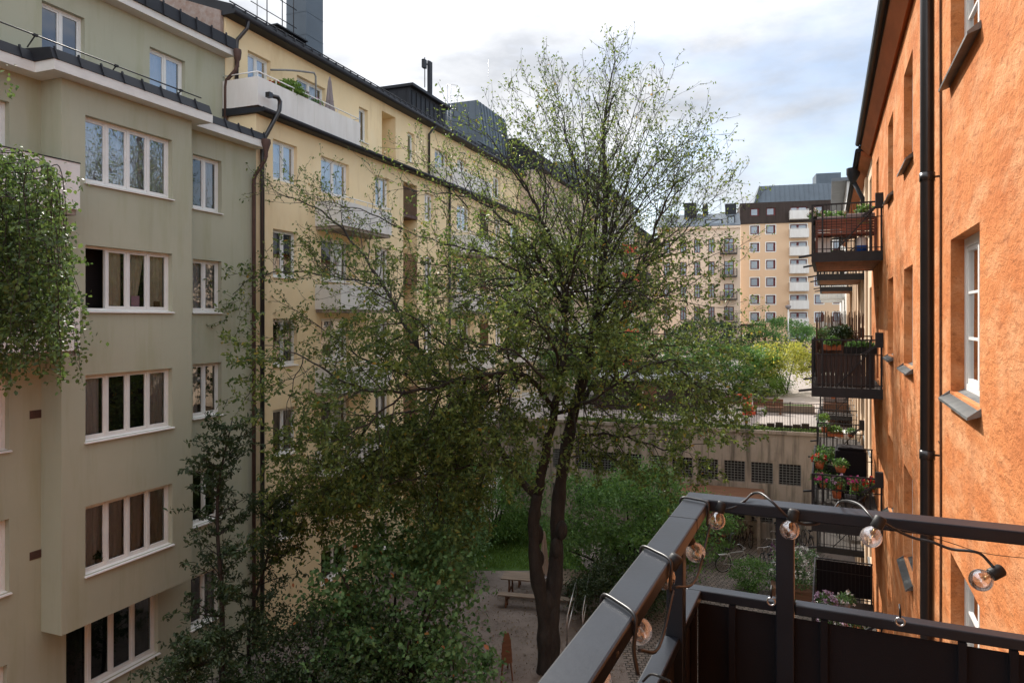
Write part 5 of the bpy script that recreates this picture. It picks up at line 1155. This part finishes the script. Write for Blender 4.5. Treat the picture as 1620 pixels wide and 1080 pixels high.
for i, (xx, yy, zz, fr_, lm_, fl_, lb) in enumerate((
  (BX1-.25, -.95, z3+.55, .2, lf_elder, None, 'pale leafy plant behind the flower pots, second from outside on the lower balcony'), (BX1-.35, -.45, z3+.5, .24, lf_bush, fl_pink, 'bushy plant with pink blooms near the wall on the lower balcony'),
  (BX1-2.0, -1.3, z3+.35, .28, lf_bush, None, 'green plant halfway along the outer rail of the lower balcony'), (BX3-.3, -1.25, z3+.75, .22, lf_elder, fl_white, 'white-flowering plant at the outer corner of the farther low balcony'),
  (BX3-1.8, -1.3, z3+.8, .25, lf_lawn, None, 'yellow-green plant along the outer rail of the farther low balcony'), (BX3-.3, -.7, z2+1.0, .24, lf_dark, None, 'dark bushy plant on the near rail of the farther middle balcony'),
  (-37.8, -.9, z3+.8, .28, lf_bush, fl_red, 'green plant with red blooms on the farthest low balcony'), (-37.8, -.5, z1+.6, .28, lf_lawn, None, 'light green plant on the farthest upper balcony'),
  (BX1-.3, -1.1, z4+.55, .24, lf_bush, fl_white, 'white-flowering plant at the near corner of the lowest balcony'), (BX1-.5, -.5, z4+.5, .24, lf_elder, None, 'light green plant near the wall on the lowest balcony'),
  (BX1-.8, -.35, z1+.8, .2, lf_bush, None, 'green plant close to the wall on the upper balcony'), (BX0+1.4, -1.2, z2+.9, .3, lf_elder, None, 'light green plant in front of the reed strip on the middle balcony'))):
    potplant(lb, W_(xx, yy, zz), .12, .2, fr_, 380, .06, lm_, fl_, terra if i % 3 == 0 else potblack, 0, 9, seed=100+i)
# lowest balcony: black screen and lounge chair
T = thing('privacy_screen', 'black fabric screen around the lowest balcony', 'screen', W_(BX0-.06, -.75, z4), ra_); b = MB(); b.box(-.02, 0, -.7, .7, .1, 1.05)
for k in range(6): y = -.7+k*.28; b.box(-.0+.001, .012, y, y+.02, .1, 1.05)
b.build('fabric', fabric, T)
T = thing('garden_sofa', 'curved metal garden chair with lilac cushion on the lowest balcony', 'chair', W_(BX1-1.2, -1.0, z4), ra_+1.2); b = MB(); b.tube(cat([(-.4, -.3, .3), (-.42, -.3, .85), (0, -.32, .95), (.35, -.3, .6), (.4, -.3, .0)], 4), .016, 6); b.tube(cat([(-.4, .3, .3), (-.42, .3, .85), (0, .32, .95), (.35, .3, .6), (.4, .3, .0)], 4), .016, 6); b.build('frame', chrome, T)
b = MB(); b.box(-.35, .3, -.28, .28, .36, .5); b.build('seat', fl_lilac, T, bevel=.04)
potplant('grey-lilac flowering plant on the lowest balcony', W_(BX1-1.0, -1.2, z4+.75), .13, .2, .26, 300, .06, lf_elder, fl_lilac, greyfab, 0, 26, seed=50, fsz=.04)
potplant('pale green plant beside the lilac one on the lowest balcony', W_(BX1-1.3, -.75, z4+.75), .13, .2, .24, 300, .06, lf_elder, fl_white, greyfab, 0, 8, seed=51)
# terrace of the yellow building
potplant('large yellow-green shrub in a pot on the top white terrace of the yellow building', LF.w(LF.x(458, .25), .25, 17.75), .22, .35, .55, 1500, .10, lf_lawn, None, potblack, 0, seed=60)
potplant('reddish flowering plant beside the large terrace shrub', LF.w(LF.x(480, .1), .1, 17.85), .16, .3, .26, 350, .07, lf_bush, fl_lilac, terra, 0, 20, seed=61)
potplant('low red plant at the left end of the top terrace', LF.w(.95, .1, 17.9), .14, .2, .2, 240, .06, lf_bush, fl_red, terra, 0, 14, seed=62)
potplant('pinkish plants near the parasol on the top terrace', LF.w(LF.x(500, .05), .05, 17.8), .15, .3, .25, 300, .06, lf_bush, fl_lilac, terra, 0, 16, seed=63)
T = thing('awning_frame', 'bent grey metal tube frame on the top terrace of the yellow building', 'frame', LF.w(2.0, .6, 17.22), LF.a); b = MB(); b.tube(cat([(0, .5, 1.9), (.9, .3, 2.15), (1.75, .0, 2.3)], 3)+[Vector((1.85, 0, 2.2)), Vector((1.85, 0, .0))], .035, 6); b.build('tube', zinc, T)
# things in the green building's windows
def inwin(px, py, d): return LF.w(LF.x(px, d), d, LF.z(px, py, d))
potplant('dark pot plant on the sill inside the lowest bay window', inwin(155, 893, -.36), .09, .16, .16, 200, .06, lf_dark, None, greyfab, seed=70)
potplant('thin plant in a white pot inside the dark bay window', inwin(197, 682, -.36), .05, .1, .08, 60, .08, lf_dark, None, whitep, seed=71)
T = thing('table_lamp', 'small pale table lamp inside the lowest bay window', 'lamp', inwin(199, 878, -.36)); b = MB(); b.tube([(0, 0, 0), (0, 0, .3)], .012, 6); b.lathe([(0, 0), (.06, 0), (.05, .03), (0, .03)], n=10); b.build('stand', black, T); b = MB(); b.lathe([(.10, .26), (.09, .48)], n=12); b.build('lamp_shade', cream, T)
b = MB(); b.box(-.12, .12, -.002, .002, 0, .3); o = b.build('window_card', M('lilac_card', (.62, .42, .58), .8, .05, 3), None, inwin(214, 487, -.40), LF.a); tag(o, 'small lilac card standing in the open bay window', 'card')
b = MB(); b.box(-.09, .09, -.01, .01, 0, .17); b.box(-.06, .06, -.013, -.01, .03, .14); o = b.build('picture_frame', brownwood, None, inwin(248, 487, -.40), LF.a); tag(o, 'small brown picture frame in the right part of the open bay window', 'picture frame')

# ------------------------------------------------------------ the balcony one stands on
ZR = 9.95; XC, YC = -1.742, -1.558; RW, RH = .076, .036
T = thing('near_balcony', 'charcoal steel balcony railing with screened lower half, in the foreground', 'balcony', RF.w(XC, YC, ZR-1.15), RF.a)
def L_(x, y, z): return (x-XC, y-YC, z-(ZR-1.15))
def nb(name, boxes, m=black, bv=.003):
    b = MB()
    for (x0, x1, y0, y1, z0, z1) in boxes: p, q = L_(x0, y0, z0), L_(x1, y1, z1); b.box(p[0], q[0], p[1], q[1], p[2], q[2])
    return b.build(name, m, T, bevel=bv)
rail = M('charcoal_coated_steel', (.013, .017, .025), .36, .25, 5, .15, 90, spec=.32, bdist=.002)
nb('top_rail', [(XC, XC+RW, YC, 0, ZR-RH, ZR)], rail, .005)
nb('top_rail', [(XC+RW+.0005, 1.7, YC, YC+RW, ZR-RH, ZR)], rail, .005)
PX_ = ((XC+.014, XC+.062, -1.295, -1.245), (-1.388, -1.346, YC+.012, YC+.056), (.9, .95, YC+.014, YC+.062), (XC+.014, XC+.062, -.16, -.11))
for q in PX_: nb('post', [(*q, ZR-1.15, ZR-RH-.001)], rail)
ZL = 9.66
nb('joint_plate', [(XC+.30, XC+.303, YC-.001, YC+RW+.001, ZR-RH-.001, ZR+.0008)], black, 0)
nb('lower_rail', [(XC+.0, XC+.047, YC, -1.296, ZL-.03, ZL)], rail, .004); nb('lower_rail', [(XC+.0, XC+.047, -1.244, 0, ZL-.03, ZL)], rail, .004)
nb('lower_rail', [(XC+.0475, -1.389, YC, YC+.047, ZL-.03, ZL)], rail, .004); nb('lower_rail', [(-1.345, 1.7, YC, YC+.047, ZL-.03, ZL)], rail, .004)
nb('screen_panel', [(XC+.028, XC+.032, YC+.034, -.02, ZR-1.1, ZL-.045)], fabric, 0); nb('screen_panel', [(XC+.028, 1.7, YC+.028, YC+.032, ZR-1.1, ZL-.045)], fabric, 0)
for y in (-1.43, -1.175, -.835, -.72, -.35): nb('mullion', [(XC+.034, XC+.05, y, y+.02, ZR-1.15, ZL-.031)], fabric, .001)
for x in (-1.6, -.9, -.4, .2): nb('mullion', [(x, x+.02, YC+.034, YC+.05, ZR-1.15, ZL-.031)], fabric, .001)
nb('floor', [(XC, 1.7, YC, -.01, ZR-1.25, ZR-1.16)], wood)
# festoon lights: one string with its bulbs
T = thing('string_lights', 'string of clear round festoon bulbs on a black cable wound round the near railing', 'string lights', at(1120, 790, 2.2))
O0 = at(1120, 790, 2.2)
cable = M('black_cable', (.02, .02, .022), .4, .1, 5, spec=.5)
def cb(pts, r=.0038, n=5): b = MB(); b.tube(cat([at(*p)-O0 for p in pts], n), r, 7); return b.build('cable', cable, T)
def rp(px, t=0): return 2.2-.41*((px-1120)/605.)
cb([(1139, 806, 2.12), (1160, 802, 2.10), (1178, 792, 2.10), (1190, 781, 2.13), (1204, 780, 2.08), (1222, 794, 2.02), (1240, 812, 2.01), (1252, 821, 2.01)])
cb([(1254, 822, 2.01), (1272, 829, 2.02), (1292, 828, 2.02), (1310, 816, 2.03), (1320, 804, 2.05), (1328, 794, 2.08), (1342, 792, 2.0), (1360, 798, 1.94), (1374, 812, 1.88), (1386, 826, 1.85)])
cb([(1390, 824, 1.85), (1402, 829, 1.86), (1424, 841, 1.87), (1448, 851, 1.86), (1475, 857, 1.84), (1505, 868, 1.82), (1535, 871, 1.79), (1552, 876, 1.78), (1566, 890, 1.77), (1572, 897, 1.76)])
cb([(1405, 833, 1.86), (1450, 843, 1.87), (1500, 857, 1.9), (1560, 875, 1.95), (1640, 884, 2.0)], .0011)
def wrap(t, dt, tail):   # one turn of cable round the outer top rail, sloping by dt
    q = lambda x, y, z: RF.w(XC+x, YC+y, ZR+z)-O0
    e = .005; b = MB(); b.tube(cat([q(t-.01, .03, -RH-e), q(t, -e, -RH*.5), q(t+.005, 0.0, e), q(t+dt*.5, RW*.5, e+.002), q(t+dt, RW, e), q(t+dt+.006, RW+e, -RH*.5), q(t+dt+.01, RW+e*.5, -RH-.02), q(t+dt+.01, RW+.01, -tail)], 4), .0038, 7); b.build('cable', cable, T)
wrap(.10, .03, .06); wrap(.60, .07, .07); wrap(.92, .07, .10)
def sag(t0, t1, d):
    q = lambda x, y, z: RF.w(XC+x, YC+y, ZR+z)-O0; b = MB(); b.tube(cat([q(t0, RW+.01, -.06), q((t0+t1)/2, RW+.012, -d), q(t1, RW+.01, -.06)], 5), .0036, 6); b.build('cable', cable, T)
sag(.14, .66, .13); sag(.68, .99, .12)
cb([(1017, 1077, 1.42), (1030, 1066, 1.40), (1050, 1072, 1.36), (1062, 1078, 1.34)], .0025)
def bulb(px, py, Yb, sx_, sy_):
    c = at(px, py, Yb); s = at(sx_, sy_, Yb)-c; ax = s.normalized(); q = ax.to_track_quat('Z', 'Y').to_matrix(); r = .027
    b = MB(); prof = [(max(.0005, r*math.sin(math.pi*k/14)), -r*math.cos(math.pi*k/14)) for k in range(12)]; prof.append((.0125, r*.95)); prof.append((.0125, r*1.08))
    b.lathe(prof, c-O0, 20, rot=q); o = b.build('bulb', bulbglass, T)
    b = MB(); b.lathe([(.0, r*1.0), (.0145, r*1.0), (.0155, r*1.06), (.0155, r*2.1), (.012, r*2.25), (.0, r*2.25)], c-O0, 14, rot=q); b.build('socket', potblack, o)
    b = MB(); b.tube([c-O0+q@Vector((0, 0, r*.95)), c-O0+q@Vector((0, 0, r*.3))], .004, 6); b.tube([c-O0+q@Vector(p) for p in ((-.008, 0, .012), (-.006, .003, -.008), (0, -.003, .006), (.006, .003, -.008), (.008, 0, .012))], .0007, 4); b.build('filament', brass, o)
bulb(1133, 823, 2.12, 1140, 803); bulb(1249, 838, 2.01, 1254, 818); bulb(1378, 849, 1.85, 1389, 828); bulb(1552, 917, 1.76, 1574, 906)
bulb(1100, 873, 1.93, 1092, 858); bulb(1050, 913, 1.62, 1059, 899); bulb(1011, 997, 1.42, 1005, 974); bulb(944, 1074, 1.2, 957, 1048)
# eyelet hooks on the screen
for (px, py, dm, lb) in ((1220, 951, 12, 'small ring clip hanging from the lower rail left of the post'), (1424, 983, 15, 'small ring clip hanging from the lower rail right of the post')):
    Yb = 2.16-.41*((px-1120)/605.)*1.0-.03; c = at(px, py, Yb); T2 = thing('ring_clip', lb, 'clip', c, RF.a)
    b = MB(); ring = [(0, .011*math.cos(a), .011*math.sin(a)) for a in np.linspace(0, 2*math.pi, 15)]; b.tube(ring, .0028, 6, cap=False); b.build('ring', chrome, T2); b = MB(); b.tube([(0, 0, .011), (0, 0, .032), (-.02, 0, .04)], .003, 5); b.build('hook', potblack, T2)
